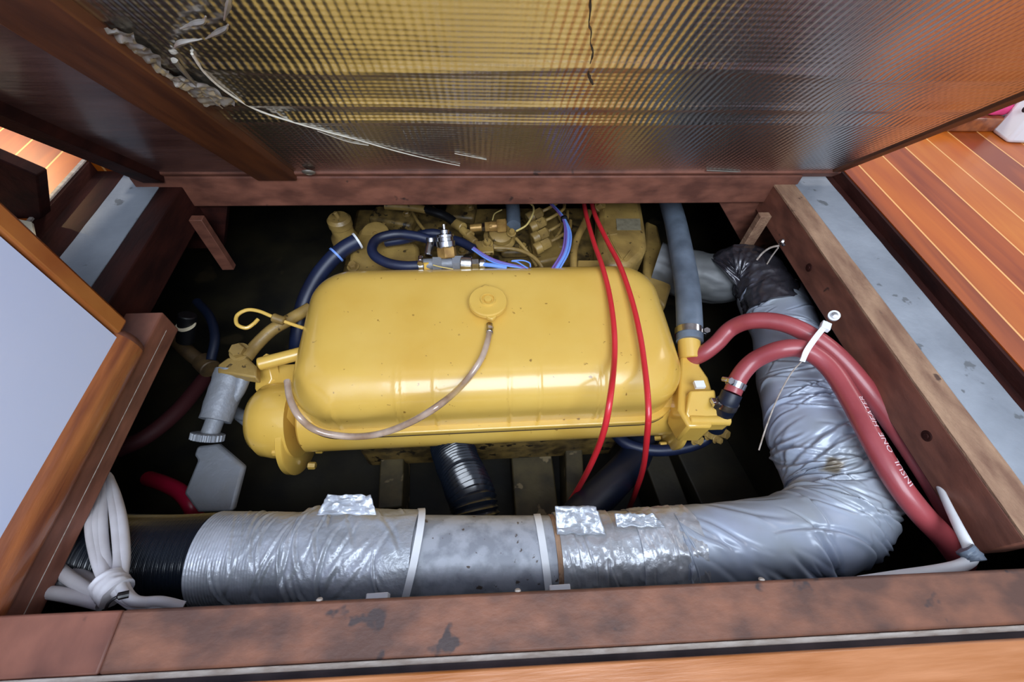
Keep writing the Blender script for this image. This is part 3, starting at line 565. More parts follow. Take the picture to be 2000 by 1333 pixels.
def print_on(P, text, s0, size, r, parent, side):
    cu = bpy.data.curves.new('lettering', 'FONT'); cu.body = text; cu.size = size; cu.resolution_u = 2
    to = bpy.data.objects.new('lettering', cu); C.objects.link(to); bpy.context.view_layer.update()
    me = bpy.data.meshes.new_from_object(to.evaluated_get(bpy.context.evaluated_depsgraph_get())); bpy.data.objects.remove(to)
    import bmesh
    bm = bmesh.new(); bm.from_mesh(me); bmesh.ops.triangulate(bm, faces=bm.faces)
    bmesh.ops.subdivide_edges(bm, edges=[e for e in bm.edges if e.calc_length() > size*0.3], cuts=2)
    Q, FR = frames(P, 12); acc = [0]
    for i in range(1, len(Q)): acc.append(acc[-1]+(Q[i]-Q[i-1]).length)
    up = Vector(side)
    if not isinstance(s0, float): s0 = acc[min(range(len(Q)), key=lambda i: (Q[i]-at(*s0)).length)]
    for v in bm.verts:
        s = s0 - v.co.x; yv = v.co.y-size*0.35
        i = max(0, min(len(Q)-2, next((k for k in range(len(acc)-1) if acc[k+1] > s), len(acc)-2))); f = (s-acc[i])/(acc[i+1]-acc[i])
        c = Q[i].lerp(Q[i+1], f); t = FR[i][0].lerp(FR[i+1][0], f).normalized()
        u = (up-t*up.dot(t)).normalized(); w = t.cross(u); a = yv/r
        v.co = c+(u*math.cos(a)-w*math.sin(a)*-1)*(r+0.00025)-Vector(parent['_o'])
    m2 = bpy.data.meshes.new('lettering'); bm.to_mesh(m2); bm.free(); m2.materials.append(M['lettering'])
    o = bpy.data.objects.new('lettering', m2); C.objects.link(o); o.parent = parent; o['_o'] = parent['_o']
    lab(o, 'pale printed hose lettering'); return o
print_on(ptsA and PA, 'INSUL  ONE  HEATER', 0.345, 0.0125, 0.0136, bA, (0.30, -0.30, 1))
print_on(PB, 'HOSE 2', (1838, 975, -0.104), 0.0115, 0.0136, bB, (0.0, -0.25, 1))
# black elbow below the front red hose
tE, bE, PE = hose('coolant_elbow', 'short black rubber elbow clamped below the front red hose', 'hose', 'navy', [(1396, 835, -0.21), (1408, 815, -0.18), (1420, 790, -0.150), (1430, 768, -0.136)], 0.0155)
clamp(tE, at(1420, 790, -0.150), at(1430, 768, -0.136)-at(1408, 815, -0.18), 0.0157, (-0.9, 0.3, 0.4))
# grey vertical hose
tG, bG, PG = hose('coolant_hose', 'thick grey rubber hose rising behind the right end of the tank', 'hose', 'greyhose', [(1303, 380, -0.150), (1318, 430, -0.145), (1332, 500, -0.135), (1342, 560, -0.135), (1346, 620, -0.140), (1347, 668, -0.150)], 0.0225, 28)
clamp(tG, at(1346, 650, -0.146), at(1347, 668, -0.150)-at(1346, 620, -0.140), 0.0228, (1, 0.0, 0.3), 0.012)
solo('grey_hose', 'short blue-grey hose end coming down between the fuel fittings', 'hose', 'greyhose', [(998, 385, -0.165), (1002, 410, -0.160), (1003, 442, -0.158)], 0.0155, 22)
# navy hoses on top of the engine
tl, bl, PL = hose('looped_hose', 'navy rubber hose bent into a loop, ending at the steel tee', 'hose', 'bluehose', [(880, 480, -0.125), (850, 472, -0.118), (815, 462, -0.112), (775, 458, -0.110), (740, 466, -0.110), (727, 483, -0.112), (732, 500, -0.114), (757, 514, -0.117), (790, 520, -0.118), (828, 519, -0.118)], 0.0092)
clamp(tl, at(823, 519, -0.118), (1, 0, 0), 0.0095, (0, 0, 1), 0.008)
tagh = solo('fuel_hose', 'navy rubber hose running behind the loop into the pressure sender', 'hose', 'bluehose', [(752, 474, -0.135), (790, 468, -0.130), (820, 460, -0.118), (845, 456, -0.112), (880, 462, -0.115)], 0.0090)
solo('fuel_hose', 'black rubber hose from the yellow pipe stub to the banjo fitting', 'hose', 'black', [(832, 410, -0.145), (852, 416, -0.143), (872, 424, -0.145), (892, 438, -0.148)], 0.0095)
solo('bilge_hose', 'thick navy hose dropping behind the left end of the tank with two pale ties', 'hose', 'bluehose', [(700, 470, -0.130), (672, 486, -0.135), (645, 510, -0.145), (618, 545, -0.160), (596, 590, -0.18), (585, 640, -0.21), (580, 690, -0.25)], 0.0150, 22)
def tie_ring(name, label, p, ax, r, m, w=0.004, group=None):
    return tag(obj(name, MB().lathe([(r, -w/2), (r+0.0012, -w/2), (r+0.0012, w/2), (r, w/2)], p, ax, 28), m), label, 'cable tie', group)
tie_ring('cable_tie', 'pale blue tie around the thick navy hose', at(657, 498, -0.139), at(645, 510, -0.145)-at(672, 486, -0.135), 0.0155, 'lightblue')
tie_ring('cable_tie', 'pale tie at the upper end of the thick navy hose', at(698, 471, -0.130), at(672, 486, -0.135)-at(700, 470, -0.130), 0.0155, 'white')
# sheath and wires
solo('wire_sheath', 'black sheath with wires coming out, right of the pressure sender', 'sheath', 'bluehose', [(878, 466, -0.120), (900, 473, -0.118), (925, 486, -0.116)], 0.0085)
wires = []
for k, (mname, dx, dy) in enumerate((('purple', 0, -3), ('lightblue', 2, 0), ('lightblue', 4, 3), ('purple', 6, 1))):
    obj_ = solo('wire', ['violet wire nearest the bracket', 'pale blue wire second in the flat run', 'pale blue wire lowest in the flat run', 'violet wire crossing under the blue ones'][k]+', from the black sheath',
        'wire', mname, [(922, 484+dy, -0.114), (945, 500+dy, -0.110), (970, 512+dy, -0.108), (1000, 519+dy*0.6, -0.107), (1032, 524, -0.110+0.001*k)], 0.0017, 8, group='wires leaving the black sheath')
solo('wire', 'pale blue wire folded into a small loop behind the tank', 'wire', 'lightblue', [(1030, 524, -0.104), (1010, 512, -0.104), (1000, 510, -0.104), (1020, 509, -0.104), (1034, 514, -0.104), (1036, 522, -0.106)], 0.0014, 8)
solo('wire', 'blue wire leading out of the steel union', 'wire', 'lightblue', [(944, 517, -0.112), (965, 519, -0.110), (990, 523, -0.110)], 0.0040, 10)
solo('wire', 'thin pink wire under the steel tee', 'wire', 'palewire', [(846, 518, -0.104), (862, 522, -0.104), (885, 526, -0.106)], 0.0010, 8)
lb = ['violet wire at the left', 'violet wire second from left', 'pale blue wire second from right', 'pale blue wire at the right', 'blue wire at the back']
for k, (mname, dx) in enumerate((('purple', -6), ('purple', -2), ('lightblue', 2), ('lightblue', 6), ('lightblue', 0))):
    solo('wire', lb[k]+' of the upright bundle', 'wire', mname, [(1076+dx*0.3, 398, -0.125), (1092+dx*0.3, 415, -0.118), (1103+dx*0.4, 432, -0.112), (1109+dx, 458, -0.108), (1104+dx*1.1, 492, -0.106), (1084+dx*1.3, 528, -0.110)], 0.0019, 8, group='upright bundle of violet and blue wires')
tie_ring('cable_tie', 'black tie around the violet and blue wire bundle', at(1102, 428, -0.113), at(1103, 436, -0.112)-at(1098, 420, -0.116), 0.006, 'black', 0.006)
solo('wire', 'pale yellow wire looping beside the blue-grey hose end', 'wire', 'palewire', [(1008, 452, -0.135), (1028, 440, -0.130), (1040, 420, -0.128), (1042, 405, -0.130), (1034, 396, -0.135)], 0.0020, 8)
solo('wire', 'thin yellow wire left of the blue-grey hose end', 'wire', 'palewire', [(962, 430, -0.14), (966, 418, -0.14), (980, 410, -0.145)], 0.0013, 8)
# red control cables
ptsL = [(1140, 395, -0.130), (1146, 425, -0.116), (1160, 475, -0.104), (1176, 520, -0.092), (1190, 575, -0.091), (1199, 640, -0.092), (1200, 700, -0.098)]
def cable(label, top, low):
    P = [at(*q) for q in top]+[aty(x, y, d) for x, y, d in low]
    return tag(obj('control_cable', MB().tube(P, 0.0046, 14, None, 8), 'redcable'), label, 'cable')
cable('left bright red cable hanging over the yellow tank', ptsL, [(1192, 775, 0.283), (1180, 840, 0.250), (1160, 895, 0.235), (1132, 950, 0.225), (1095, 1008, 0.21)])
cable('right bright red cable hanging over the yellow tank', [(1155, 395, -0.128), (1164, 425, -0.115), (1188, 475, -0.103), (1211, 520, -0.091), (1232, 580, -0.091), (1247, 640, -0.092), (1257, 700, -0.098)], [(1266, 790, 0.280), (1264, 850, 0.250), (1256, 915, 0.235), (1240, 965, 0.22), (1218, 1020, 0.21)])
# clear overflow tube
P = [at(957, 640, -0.100), at(952, 668, -0.097), at(938, 705, -0.100), at(905, 750, -0.108)]+[aty(860, 790, 0.272), aty(800, 826, 0.262), aty(740, 848, 0.262), aty(680, 853, 0.268), aty(620, 842, 0.275), aty(585, 815, 0.285)]+[aty(567, 780, 0.312), aty(561, 745, 0.345)]
ot = thing('overflow_tube', 'cloudy clear plastic tube from the filler cap down across the tank front', 'tube', P[0])
obj('tube_body', MB().tube(P, 0.0048, 14, None, 8), 'clear', ot)
obj('tube_fitting', MB().cyl(at(956, 634, -0.104), at(956, 652, -0.099), 0.0060, 18).lathe([(0.0068, 0), (0.0068, 0.005)], at(956, 640, -0.103), at(956, 652, -0.099)-at(956, 634, -0.104), 6), 'steel', ot)

# dark hoses in the bilge
tag(obj('corrugated_hose', MB().tube([at(*q) for q in ((880, 862, -0.30), (888, 890, -0.29), (905, 930, -0.27), (925, 985, -0.25), (935, 1060, -0.27))], 0.036, 32, lambda u, th: 0.0022*math.sin(u*2*math.pi*34)+0.002*nz(u*9, math.cos(th)*2, math.sin(th)*2), 34), 'blackhose'), 'shiny black corrugated hose rising from the bilge behind the steel pipe', 'hose')
tag(obj('bilge_hose', MB().tube([at(*q) for q in ((1255, 850, -0.34), (1235, 900, -0.33), (1190, 950, -0.31), (1130, 1010, -0.30), (1090, 1070, -0.30))], 0.030, 26, None, 8), 'navy'), 'thick dark navy hose crossing the bilge between the red cables', 'hose')
solo('coolant_hose', 'navy hose curving under the right end flange of the engine', 'hose', 'bluehose', [(1195, 840, -0.315), (1225, 868, -0.31), (1275, 880, -0.305), (1330, 876, -0.30), (1375, 860, -0.29), (1395, 835, -0.27), (1400, 780, -0.26)], 0.0110)
solo('coolant_hose', 'crimson hose end beside the white container', 'hose', 'crimson', [(290, 935, -0.30), (320, 945, -0.28), (350, 960, -0.265), (372, 985, -0.26), (385, 1020, -0.28)], 0.0120)
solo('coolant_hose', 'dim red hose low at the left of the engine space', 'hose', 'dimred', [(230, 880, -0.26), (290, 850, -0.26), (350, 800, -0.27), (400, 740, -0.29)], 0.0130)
# left dim fittings
vt = thing('brass_valve', 'dim brass valve with a pale washer, right of the locker corner', 'valve', at(365, 650, -0.16))
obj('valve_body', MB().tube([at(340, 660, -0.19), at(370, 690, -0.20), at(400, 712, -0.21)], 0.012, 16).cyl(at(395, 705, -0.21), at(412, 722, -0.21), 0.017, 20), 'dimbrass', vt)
obj('valve_stem', MB().cyl(at(362, 668, -0.18), at(366, 615, -0.135), 0.0135, 20), 'black', vt)
obj('washer', MB().lathe([(0.0135, 0), (0.0150, 0), (0.0150, 0.003), (0.0135, 0.003)], at(364, 636, -0.150), (0, 0.1, 1), 28), 'cream', vt)
solo('thin_hose', 'dim black hose arching behind the brass valve', 'hose', 'navy', [(385, 590, -0.20), (410, 620, -0.19), (420, 660, -0.19), (412, 705, -0.20)], 0.008)
# white container with ridged cap
wt = thing('container', 'angular white plastic container with ridged grey cap, below the grey pump', 'container', at(415, 960, -0.30))
obj('container_body', MB().prism([at(384, 872, -0.235), at(425, 868, -0.235), at(476, 912, -0.235), at(453, 1000, -0.235), at(385, 1002, -0.235), at(358, 965, -0.235), at(385, 900, -0.235), at(378, 890, -0.235)], (0.0, 0.006, -0.012)), 'alu', wt, 0.004)  # white plastic coloured grey, so its dimness is in the colour
b = MB(); c0 = at(407, 846, -0.206); vs = []; fs = []; sg = 96; ca = Vector((-0.18, -0.85, -0.5)).normalized(); cb = Vector((1, 0, 0)); cb = (cb-ca*cb.dot(ca)).normalized(); cc = ca.cross(cb)
for r_, h_ in ((0.019, 0), (0.0225, 0.001), (0.0225, 0.009), (0.019, 0.010)):
    for k in range(sg): a = 2*math.pi*k/sg; rr = r_+(0.0009*math.copysign(1, math.sin(a*24)) if r_ > 0.02 else 0); vs.append(c0+cb*rr*math.cos(a)+cc*rr*math.sin(a)+ca*h_*1.2)
for i in range(3):
    for k in range(sg): fs.append((i*sg+k, i*sg+(k+1) % sg, (i+1)*sg+(k+1) % sg, (i+1)*sg+k))
fs += [tuple(range(sg))[::-1], tuple(range(3*sg, 4*sg))]; b.add(vs, fs); obj('container_cap', b, 'alu', wt, smooth=20)

# ------------------------------------------------------------------ air duct along the near side and up the right
def wrapang(th):
    t = (th+math.pi*2) % (2*math.pi)
    return t-2*math.pi if t > math.pi else t       # the join of every wrap is underneath
def fold_sum(folds, s, t, r):
    h = 0.0
    for s0, t0, c, sn, L, d, w, cur in folds:
        ds = s-s0
        if abs(ds) > L: continue
        dt = (t-t0)*r; al = ds*c+dt*sn
        if abs(al) >= L: continue
        ac = -ds*sn+dt*c+cur*al*al
        if abs(ac) > 5*w: continue
        h += d*(1-(al/L)**2)*(0.75*math.exp(-((ac-2.0*w)/(1.6*w))**2)-math.exp(-(ac/w)**2))
    return h
def make_folds(seed, n, s0, s1, angs, L, d, w, t0=-1.5, t1=2.4, cur=6):
    rf = random.Random(seed)
    out = []
    for k in range(n):
        a = R_(rf.uniform(*rf.choice(angs))); out.append((rf.uniform(s0, s1), rf.uniform(t0, t1), math.cos(a), math.sin(a), rf.uniform(*L), rf.uniform(*d), rf.uniform(*w), rf.uniform(-cur, cur)))
    return out
SLEEVE_FOLDS = (make_folds(12, 22, 0.0, 0.25, [(28, 52)], (0.03, 0.08), (0.0008, 0.0022), (0.0020, 0.0042))
    + make_folds(5, 62, 0.24, 0.50, [(36, 76)], (0.03, 0.10), (0.0018, 0.0052), (0.0016, 0.0034))
    + make_folds(7, 40, 0.40, 0.58, [(50, 88), (92, 120)], (0.02, 0.07), (0.0018, 0.0052), (0.0015, 0.0030), -1.8, 2.2)
    + make_folds(9, 70, 0.55, 0.95, [(58, 88), (92, 128)], (0.025, 0.08), (0.0016, 0.0046), (0.0016, 0.0032)))
duct = thing('air_duct', 'large taped air duct running along the near beam and back up the right side', 'duct', (0.0, 0.125, -0.21))
DY, DZ = 0.097, -0.147
def dyf(x): return 0.122-0.017*min(1, max(0, (x+0.32)/0.24))-0.008*min(1, max(0, (x+0.08)/0.16))
def dpt(px): return Vector((0, 0, 0))
def dx(px, z=DZ): return at(px, 1088, z).x
def wrinkle(u, th, fu, ft, amp, seed=0):
    c, s = math.cos(th), math.sin(th); v = nz(u*fu+seed, c*ft, s*ft); w = nz(u*fu*2.3+seed+5, c*ft*2.1, s*ft*2.1)
    return amp*((1-abs(v)*2.2)*0.5+(1-abs(w)*2.5)*0.3)
obj('black_hose', MB().tube([(-0.62, 0.160, -0.165), (-0.52, 0.136, -0.150), (-0.40, 0.123, DZ), (dx(440), dyf(dx(440)), DZ)], 0.0525, 40, lambda u, th: 0.0006*math.sin(u*2*math.pi*150), 420), 'blackhose', duct)
def seg(name, px0, px1, r, m, fn, nsub=90, lab_=None, cap=True, skew=0.0, dz=0.0):
    x0, x1 = dx(px0), dx(px1)
    o = obj(name, MB().tube([(x0, dyf(x0), DZ+dz), ((x0+x1)/2, dyf((x0+x1)/2), DZ+dz), (x1, dyf(x1), DZ+dz)], r, 96, fn, nsub), m, duct, smooth=60)
    if lab_: lab(o, lab_)
    return o
TF1 = make_folds(21, 22, 0.035, 0.13, [(62, 115)], (0.015, 0.06), (0.0006, 0.0022), (0.0010, 0.0022))
TF2 = make_folds(31, 12, 0.0, 0.05, [(60, 100)], (0.03, 0.08), (0.0012, 0.0030), (0.0012, 0.0024))+make_folds(33, 26, 0.0, 0.155, [(20, 70), (100, 140)], (0.012, 0.045), (0.0006, 0.0026), (0.0010, 0.0024))
TF3 = make_folds(41, 46, -0.01, 0.075, [(-35, 35), (60, 110)], (0.008, 0.03), (0.0005, 0.0016), (0.0007, 0.0014))
seg('tape_wrap', 418, 600, lambda u: 0.0540-0.0015*u, 'ducttape', lambda u, th: 0.00022*math.sin(u*2*math.pi*34)*max(0, 1-u)+fold_sum(TF1, u*0.13, wrapang(th), 0.054)+wrinkle(u, th, 3.5, 1.6, 0.0022*u, 3)*u, lab_='silver cloth tape with fine ribs')
seg('tape_wrap', 590, 815, lambda u: 0.0565+0.003*math.sin(math.pi*min(1, u*1.6)), 'ducttape', lambda u, th: fold_sum(TF2, u*0.155, wrapang(th), 0.058)+wrinkle(u, th, 2.0, 1.3, 0.0030, 11)+0.00055*math.sin(th*44+nz(u*4)*5)*max(0, 1-abs(u-0.33)*3.2), lab_='bulging crinkled silver tape')
seg('steel_pipe', 800, 1092, lambda u: 0.0520-0.0025*u, 'galv', None, 8, 'speckled galvanised steel pipe')
seg('tape_band', 1086, 1190, lambda u: 0.0520-0.001*u, 'foiltape', lambda u, th: fold_sum(TF3, u*0.065, wrapang(th), 0.053)+wrinkle(u, th, 2, 1.5, 0.0022, 21)+0.0005*nz(u*16, math.cos(th)*10, math.sin(th)*10))
seg('tape_band', 1180, 1250, 0.0495, 'foiltape', lambda u, th: wrinkle(u, th, 1.5, 1.6, 0.0022, 31))
seg('tape_band', 1232, 1350, lambda u: 0.0512+0.001*u, 'foiltape', lambda u, th: fold_sum(TF3, u*0.070, wrapang(th)+0.4, 0.053)+wrinkle(u, th, 2, 1.6, 0.0030, 41)+0.0005*nz(u*16, math.cos(th)*10, math.sin(th)*10))
path = [(dx(1335), DY, DZ), (0.24, DY, DZ), (0.34, 0.098, DZ), (0.440, 0.108, DZ-0.004), (0.502, 0.152, DZ-0.010)] + [at(1590, 850, -0.160), at(1566, 770, -0.163), at(1540, 690, -0.167), at(1524, 630, -0.170), at(1500, 575, -0.172)]
def sleeve_fn(u, th):
    t = wrapang(th); s = u*0.93; e = min(1, max(0, (u-0.2)*5))
    return fold_sum(SLEEVE_FOLDS, s, t, 0.058)+(0.3+0.7*e)*(0.0060*nz(s*7+2, t*0.8, 8)+0.0022*nz(s*22+t, t*1.5, 5))
obj('silver_sleeve', MB().tube(path, lambda u: 0.0520+0.0125*math.exp(-((u-0.50)/0.17)**2)+0.004*min(1, max(0, u*4-0.8)), 160, sleeve_fn, 56), 'sleeve', duct, smooth=0).data.shade_smooth()
path2 = [at(1512, 610, -0.166), at(1498, 566, -0.160), at(1468, 535, -0.160), at(1436, 530, -0.170), at(1415, 545, -0.185)]
lab(obj('dark_sleeve', MB().tube(path2, 0.0500, 72, lambda u, th: wrinkle(u, th, 6, 2.4, 0.006, 51)+0.0012*math.sin(u*2*math.pi*14)*max(0, u*2-0.8), 24), 'dsleeve', duct, smooth=60), 'crumpled dark plastic wrapping')
obj('rear_sleeve', MB().tube([at(1445, 535, -0.195), at(1400, 545, -0.200), at(1340, 535, -0.205), at(1280, 520, -0.21)], 0.050, 60, lambda u, th: wrinkle(u, th, 3, 2.0, 0.0045, 61), 20), 'dimsleeve', duct, smooth=60)
def flap(name, px0, px1, pxt0, pxt1, y0, y1, lift, label):
    vs = []; fs = []; nn, mm = 30, 12
    for i in range(nn+1):
        a = i/nn; A_ = at(px0+(px1-px0)*a, y0, DZ+0.053); B_ = at(pxt0+(pxt1-pxt0)*a, y1+2.5*nz(a*9, px0), DZ+0.053+lift)
        for j in range(mm+1): v = A_.lerp(B_, j/mm); vs.append(v+Vector((0, 0.0025*nz(a*5, j*0.4, px0), 0.003*nz(a*6, j*0.5, px0+3))))
    for i in range(nn):
        for j in range(mm): fs.append((i*(mm+1)+j, (i+1)*(mm+1)+j, (i+1)*(mm+1)+j+1, i*(mm+1)+j+1))
    o = obj(name, MB().add(vs, fs), 'ducttape', duct); m = o.modifiers.new('sheet', 'SOLIDIFY'); m.thickness = 0.0006; lab(o, label)
flap('tape_flap', 1088, 1184, 1084, 1164, 1045, 989, 0.010, 'loose tape end standing up from the duct')
flap('tape_flap', 618, 735, 640, 724, 1006, 967, 0.008, 'folded tape end on the taped bulge')
flap('tape_flap', 1205, 1300, 1200, 1275, 1030, 1004, 0.006, 'curled tape end')
vs = []; fs = []                                  # frayed brown edge under the first tape band
xe = dx(1088)
obj('frayed_edge', MB().tube([(xe-0.007, DY, DZ), (xe-0.002, DY, DZ), (xe+0.004, DY, DZ)], 0.0512, 96, lambda u, th: 0.0012*nz(u*3, math.cos(th)*9, math.sin(th)*9), 4), 'tan', duct)
# cable ties holding the duct
def duct_tie(px0, px1, r, label):
    x0, x1 = dx(px0), dx(px1); vs = []; fs = []; n = 64; w = 0.0042
    for k in range(n):
        a = 2*math.pi*k/n; x = x0+(x1-x0)*(0.5-0.5*math.cos(a-math.radians(60)))
        for (q, rr) in ((-w, r), (w, r), (w, r+0.0016), (-w, r+0.0016)): vs.append((x+q, dyf(x)+rr*math.cos(a), DZ+rr*math.sin(a)))
    for k in range(n):
        for j in range(4): fs.append((k*4+j, k*4+(j+1) % 4, ((k+1) % n)*4+(j+1) % 4, ((k+1) % n)*4+j))
    t = thing('cable_tie', label, 'cable tie', (x1, DY, DZ-r), 'wide white ties around the steel pipe')
    obj('strap', MB().add(vs, fs), 'white', t)
    obj('tie_head', MB().box((x1, 0.0570-sk*x1, -0.072), (0.022, 0.007, 0.014)), 'white', t, 0.001)
    return t
duct_tie(830, 772, 0.0585, 'left wide white cable tie, slanting around the steel pipe')
duct_tie(1052, 1068, 0.0506, 'right wide white cable tie, beside the torn tape on the steel pipe')
# small screws between duct and beam
for px, py, s in ((1012, 1158, 'small white screw head on the beam edge between the two wide ties'), (620, 1183, 'small pale screw head on the beam edge below the taped bulge'), (1490, 1130, 'small pale screw head on the beam edge below the silver sleeve')):
    c0 = at(px, py, -0.0165); c0.y = near(c0.x, 0.0510); c0.z = -0.0200; tag(obj('screw', MB().lathe([(0.0030, 0), (0.0028, 0.0012), (0.0015, 0.002), (0, 0.002)], c0, (0, 0.7, 0.7), 20), 'seal'), s, 'screw')
# white nylon tie on the red hoses, screwed to the beam
nt_ = thing('cable_tie', 'white nylon tie strapping both red hoses to the right beam', 'cable tie', at(1600, 660, -0.05))
P = [at(1566, 706, -0.058), at(1575, 686, -0.046), at(1590, 664, -0.043), at(1606, 644, -0.043), at(1618, 632, -0.044)]
vs = []; fs = []; Q, FR = frames(P, 8)
for p, (t, a, b_) in zip(Q, FR):
    sd = t.cross(Vector((0, 0, 1))).normalized(); up = sd.cross(t)
    for (q, h) in ((-0.0038, 0), (0.0038, 0), (0.0038, 0.0016), (-0.0038, 0.0016)): vs.append(p+sd*q+up*h)
for i in range(len(Q)-1):
    for j in range(4): fs.append((i*4+j, i*4+(j+1) % 4, (i+1)*4+(j+1) % 4, (i+1)*4+j))
obj('strap', MB().add(vs, fs), 'white', nt_)
obj('tie_head', MB().box(at(1612, 638, -0.042), (0.013, 0.015, 0.008), Matrix.Rotation(R_(-38), 3, 'Z')), 'white', nt_, 0.001)
c0 = at(1628, 618, -0.046); obj('eyelet', MB().lathe([(0.0038, 0), (0.0080, 0), (0.0080, 0.005), (0.0038, 0.005)], c0, (-0.6, -0.4, 1), 24), 'white', nt_)
obj('screw', MB().lathe([(0.0055, 0.004), (0.0045, 0.008), (0, 0.009)], c0, (-0.6, -0.4, 1), 18).cyl(c0, c0+Vector((0.018, 0.006, -0.008)), 0.002), 'steel', nt_)
solo('string', 'thin pale string hanging from the white nylon tie across the silver duct', 'string', 'seal', [(1566, 706, -0.060), (1545, 730, -0.070), (1520, 775, -0.078), (1498, 830, -0.086), (1482, 880, -0.10)], 0.0010, 6)
wt2 = thing('cable_tie', 'clear thin tie on a screw at the top of the right beam', 'cable tie', at(1526, 474, -0.06))
obj('strap', MB().tube([at(*q) for q in ((1522, 480, -0.066), (1505, 484, -0.075), (1490, 494, -0.09), (1478, 508, -0.105))], 0.0018, 8).tube([at(*q) for q in ((1520, 484, -0.068), (1508, 500, -0.09), (1498, 516, -0.108))], 0.0013, 8), 'seal', wt2)
obj('screw', MB().cyl(at(1532, 480, -0.062), at(1524, 470, -0.055), 0.0035, 12).lathe([(0.006, 0), (0.004, 0.003)], at(1526, 472, -0.056), (-1, 0.1, 0.4), 16), 'steel', wt2)
# knots and screw heads in the right beam
for (px, py), s in (((1810, 852), 'rusty recessed screw in the right hatch beam, near its front end'), ((1580, 523), 'pale screw head in the right hatch beam, near its far end')):
    c0 = atx(px, py, 0.5672); tag(obj('screw', MB().lathe([(0.0075, 0), (0.006, 0.0012), (0.0035, 0.0012), (0.0030, 0.0022), (0, 0.0024)], c0, (-1, 0, 0), 16), 'dark'), s, 'screw')

# ------------------------------------------------------------------ white cables front left and right
wb = []
la = ['outer left', 'second from left', 'middle', 'second from right', 'outer right']
for k, (xa, xm, xl, xt, yf) in enumerate(((199, 176, 186, 207, 0), (202, 189, 196, 213, 3), (205, 200, 205, 220, -3), (209, 226, 232, 232, 4), (212, 239, 244, 240, 0))):
    pts = [(xa, 925+abs(k-2)*4, -0.115), (xa+(xm-xa)*0.55, 962+2*k, -0.102), (xm, 1020, -0.086), (xl, 1085, -0.072), (xt, 1138, -0.060+yf*0.001), (236+k*7, 1166+k*2, -0.060+yf*0.001), (270+k*11, 1184-k*3+4, -0.066), (310+k*12, 1202-k*4, -0.075)]
    wb.append(solo('white_cable', la[k]+' strand of the upright white cable bundle at front left', 'cable', 'whitecab', pts, 0.0050, 12, group='upright white cables tied at front left'))
for k, pts in enumerate((((95, 1095, -0.10), (130, 1125, -0.085), (170, 1152, -0.075), (205, 1172, -0.070)), ((40, 1165, -0.085), (90, 1158, -0.080), (150, 1168, -0.074), (200, 1180, -0.070)), ((120, 1100, -0.11), (160, 1125, -0.10), (200, 1150, -0.085), (225, 1165, -0.075)), ((60, 1128, -0.10), (110, 1140, -0.095), (160, 1158, -0.09), (200, 1172, -0.085)))):
    solo('white_cable', ['upper grey-white cable going left under the locker rail', 'lowest grey-white cable going left beside the near beam', 'grey-white cable behind the tied bundle going left', 'grey-white cable between the two going left'][k], 'cable', 'whitecab', pts, 0.0065, 12, group='white cables going left from the tie')
tw = thing('tape_binding', 'grey-white tape binding the white cables with a black tie over it', 'tape', at(222, 1150, -0.06))
obj('tape_wrap', MB().tube([at(212, 1136, -0.062), at(218, 1148, -0.060), at(230, 1160, -0.060)], 0.0150, 24, lambda u, th: 0.0015*nz(u*5, th*2), 8), 'whitecab', tw)
obj('black_tie', MB().tube([at(206, 1192, -0.034), at(213, 1178, -0.030), at(228, 1167, -0.028), at(252, 1161, -0.032)], lambda u: 0.0014+0.0020*(u > 0.72), 10), 'black', tw)
wc = thing('white_cable', 'white cable bent along the front right corner of the hatch, bound with grey tape', 'cable', at(1895, 1090, -0.05))
obj('cable_run', MB().tube([at(*q) for q in ((1832, 945, -0.078), (1850, 985, -0.066), (1872, 1030, -0.056), (1892, 1070, -0.052), (1896, 1092, -0.052), (1875, 1106, -0.056), (1830, 1116, -0.060), (1760, 1126, -0.066), (1680, 1138, -0.075))], lambda u: 0.0035+0.0028*min(1, u*2.2), 14, None, 10), 'white', wc)
obj('tape_binding', MB().tube([at(1884, 1072, -0.050), at(1898, 1086, -0.050), at(1906, 1098, -0.050)], 0.0095, 18, lambda u, th: 0.0015*nz(u*6, th*2), 6), 'greyhose', wc)
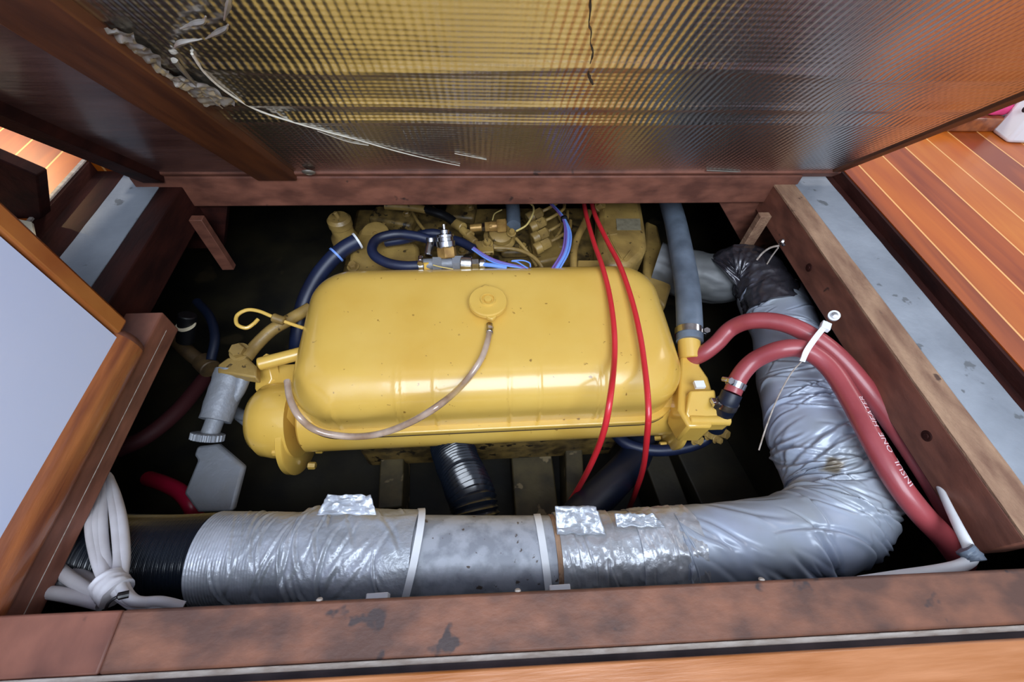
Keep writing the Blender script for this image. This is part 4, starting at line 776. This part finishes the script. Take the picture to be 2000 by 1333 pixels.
# drip-stained patch on near beam left
# ------------------------------------------------------------------ background right: sill, white plastic box, pink cloth
sy = at(1880, 258, 0.0).y; st_top = aty(1880, 232, sy).z
tag(obj('wooden_step', MB().box((1.30, sy+0.045, st_top/2), (0.62, 0.09, st_top)), 'rail', bevel=0.003), 'low varnished wooden step with a pale edge, on the floor at far right', 'step')
wp = MB(); q = [at(1932, 258, 0.0), at(1965, 281, 0.0)]
wx = thing('plastic_box', 'white plastic box with a round hole, standing on the floor at far right', 'box', at(1965, 281, 0.0))
p = at(1965, 281, 0.0); a = at(1932, 257, 0.0)
dirl = (a-p); dirl.z = 0; rr = Vector((1, 0.0, 0))
prism = [p, a, a+Vector((0.32, 0.05, 0)), p+Vector((0.32, -0.02, 0))]
obj('box_body', MB().prism(prism, (0.02, 0.02, 0.12)), 'white', wx, 0.008)
hc = aty(1990, 227, (a.y+p.y)/2-0.01)
obj('round_hole', MB().lathe([(0.006, 0), (0.006, 0.002)], (a+p)/2+Vector((0.0, -0.0, 0.06))+Vector((-0.001, -0.001, 0)), dirl.cross(Vector((0, 0, 1))), 20), 'black', wx)
b = MB(); pp = aty(1942, 218, sy+0.02)
b.tube([pp+Vector((-0.035, 0.0, -0.002)), pp+Vector((-0.01, 0.0, 0.003)), pp+Vector((0.02, 0, 0.004)), pp+Vector((0.045, 0, 0.0))], lambda u: 0.004+0.009*math.sin(math.pi*u), 20, lambda u, th: 0.003*nz(u*5, th), 8)
z_ = min(v.z for v in b.v)-st_top
for v in b.v: v.z -= z_
tag(obj('folded_cloth', b, 'pink'), 'bright pink folded cloth resting on the step at far right', 'cloth')
# background left: dark board and cream panel
yb = at(96, 412, 0.0).y
b = MB().prism([aty(101, 411, yb), aty(93, 330, yb), aty(86, 326, yb), aty(-60, 262, yb), aty(-60, 400, yb), aty(0, 408, yb), aty(62, 438, yb)], (-0.004, -0.018, 0))
tag(obj('wooden_board', b, 'dark', bevel=0.002), 'dark red-brown board standing on the lit floor at far left', 'board')
b = MB().prism([at(-60, 410, 0.001), at(0, 424, 0.001), at(66, 438, 0.001), at(72, 468, 0.001), at(50, 482, 0.001), at(-60, 482, 0.001)], (0, 0, 0.004))
tag(obj('cream_panel', b, 'cream'), 'cream coloured flat panel on the floor between the dark board and the locker', 'panel')

for o in bpy.data.objects:
    if '_o' in o: del o['_o']
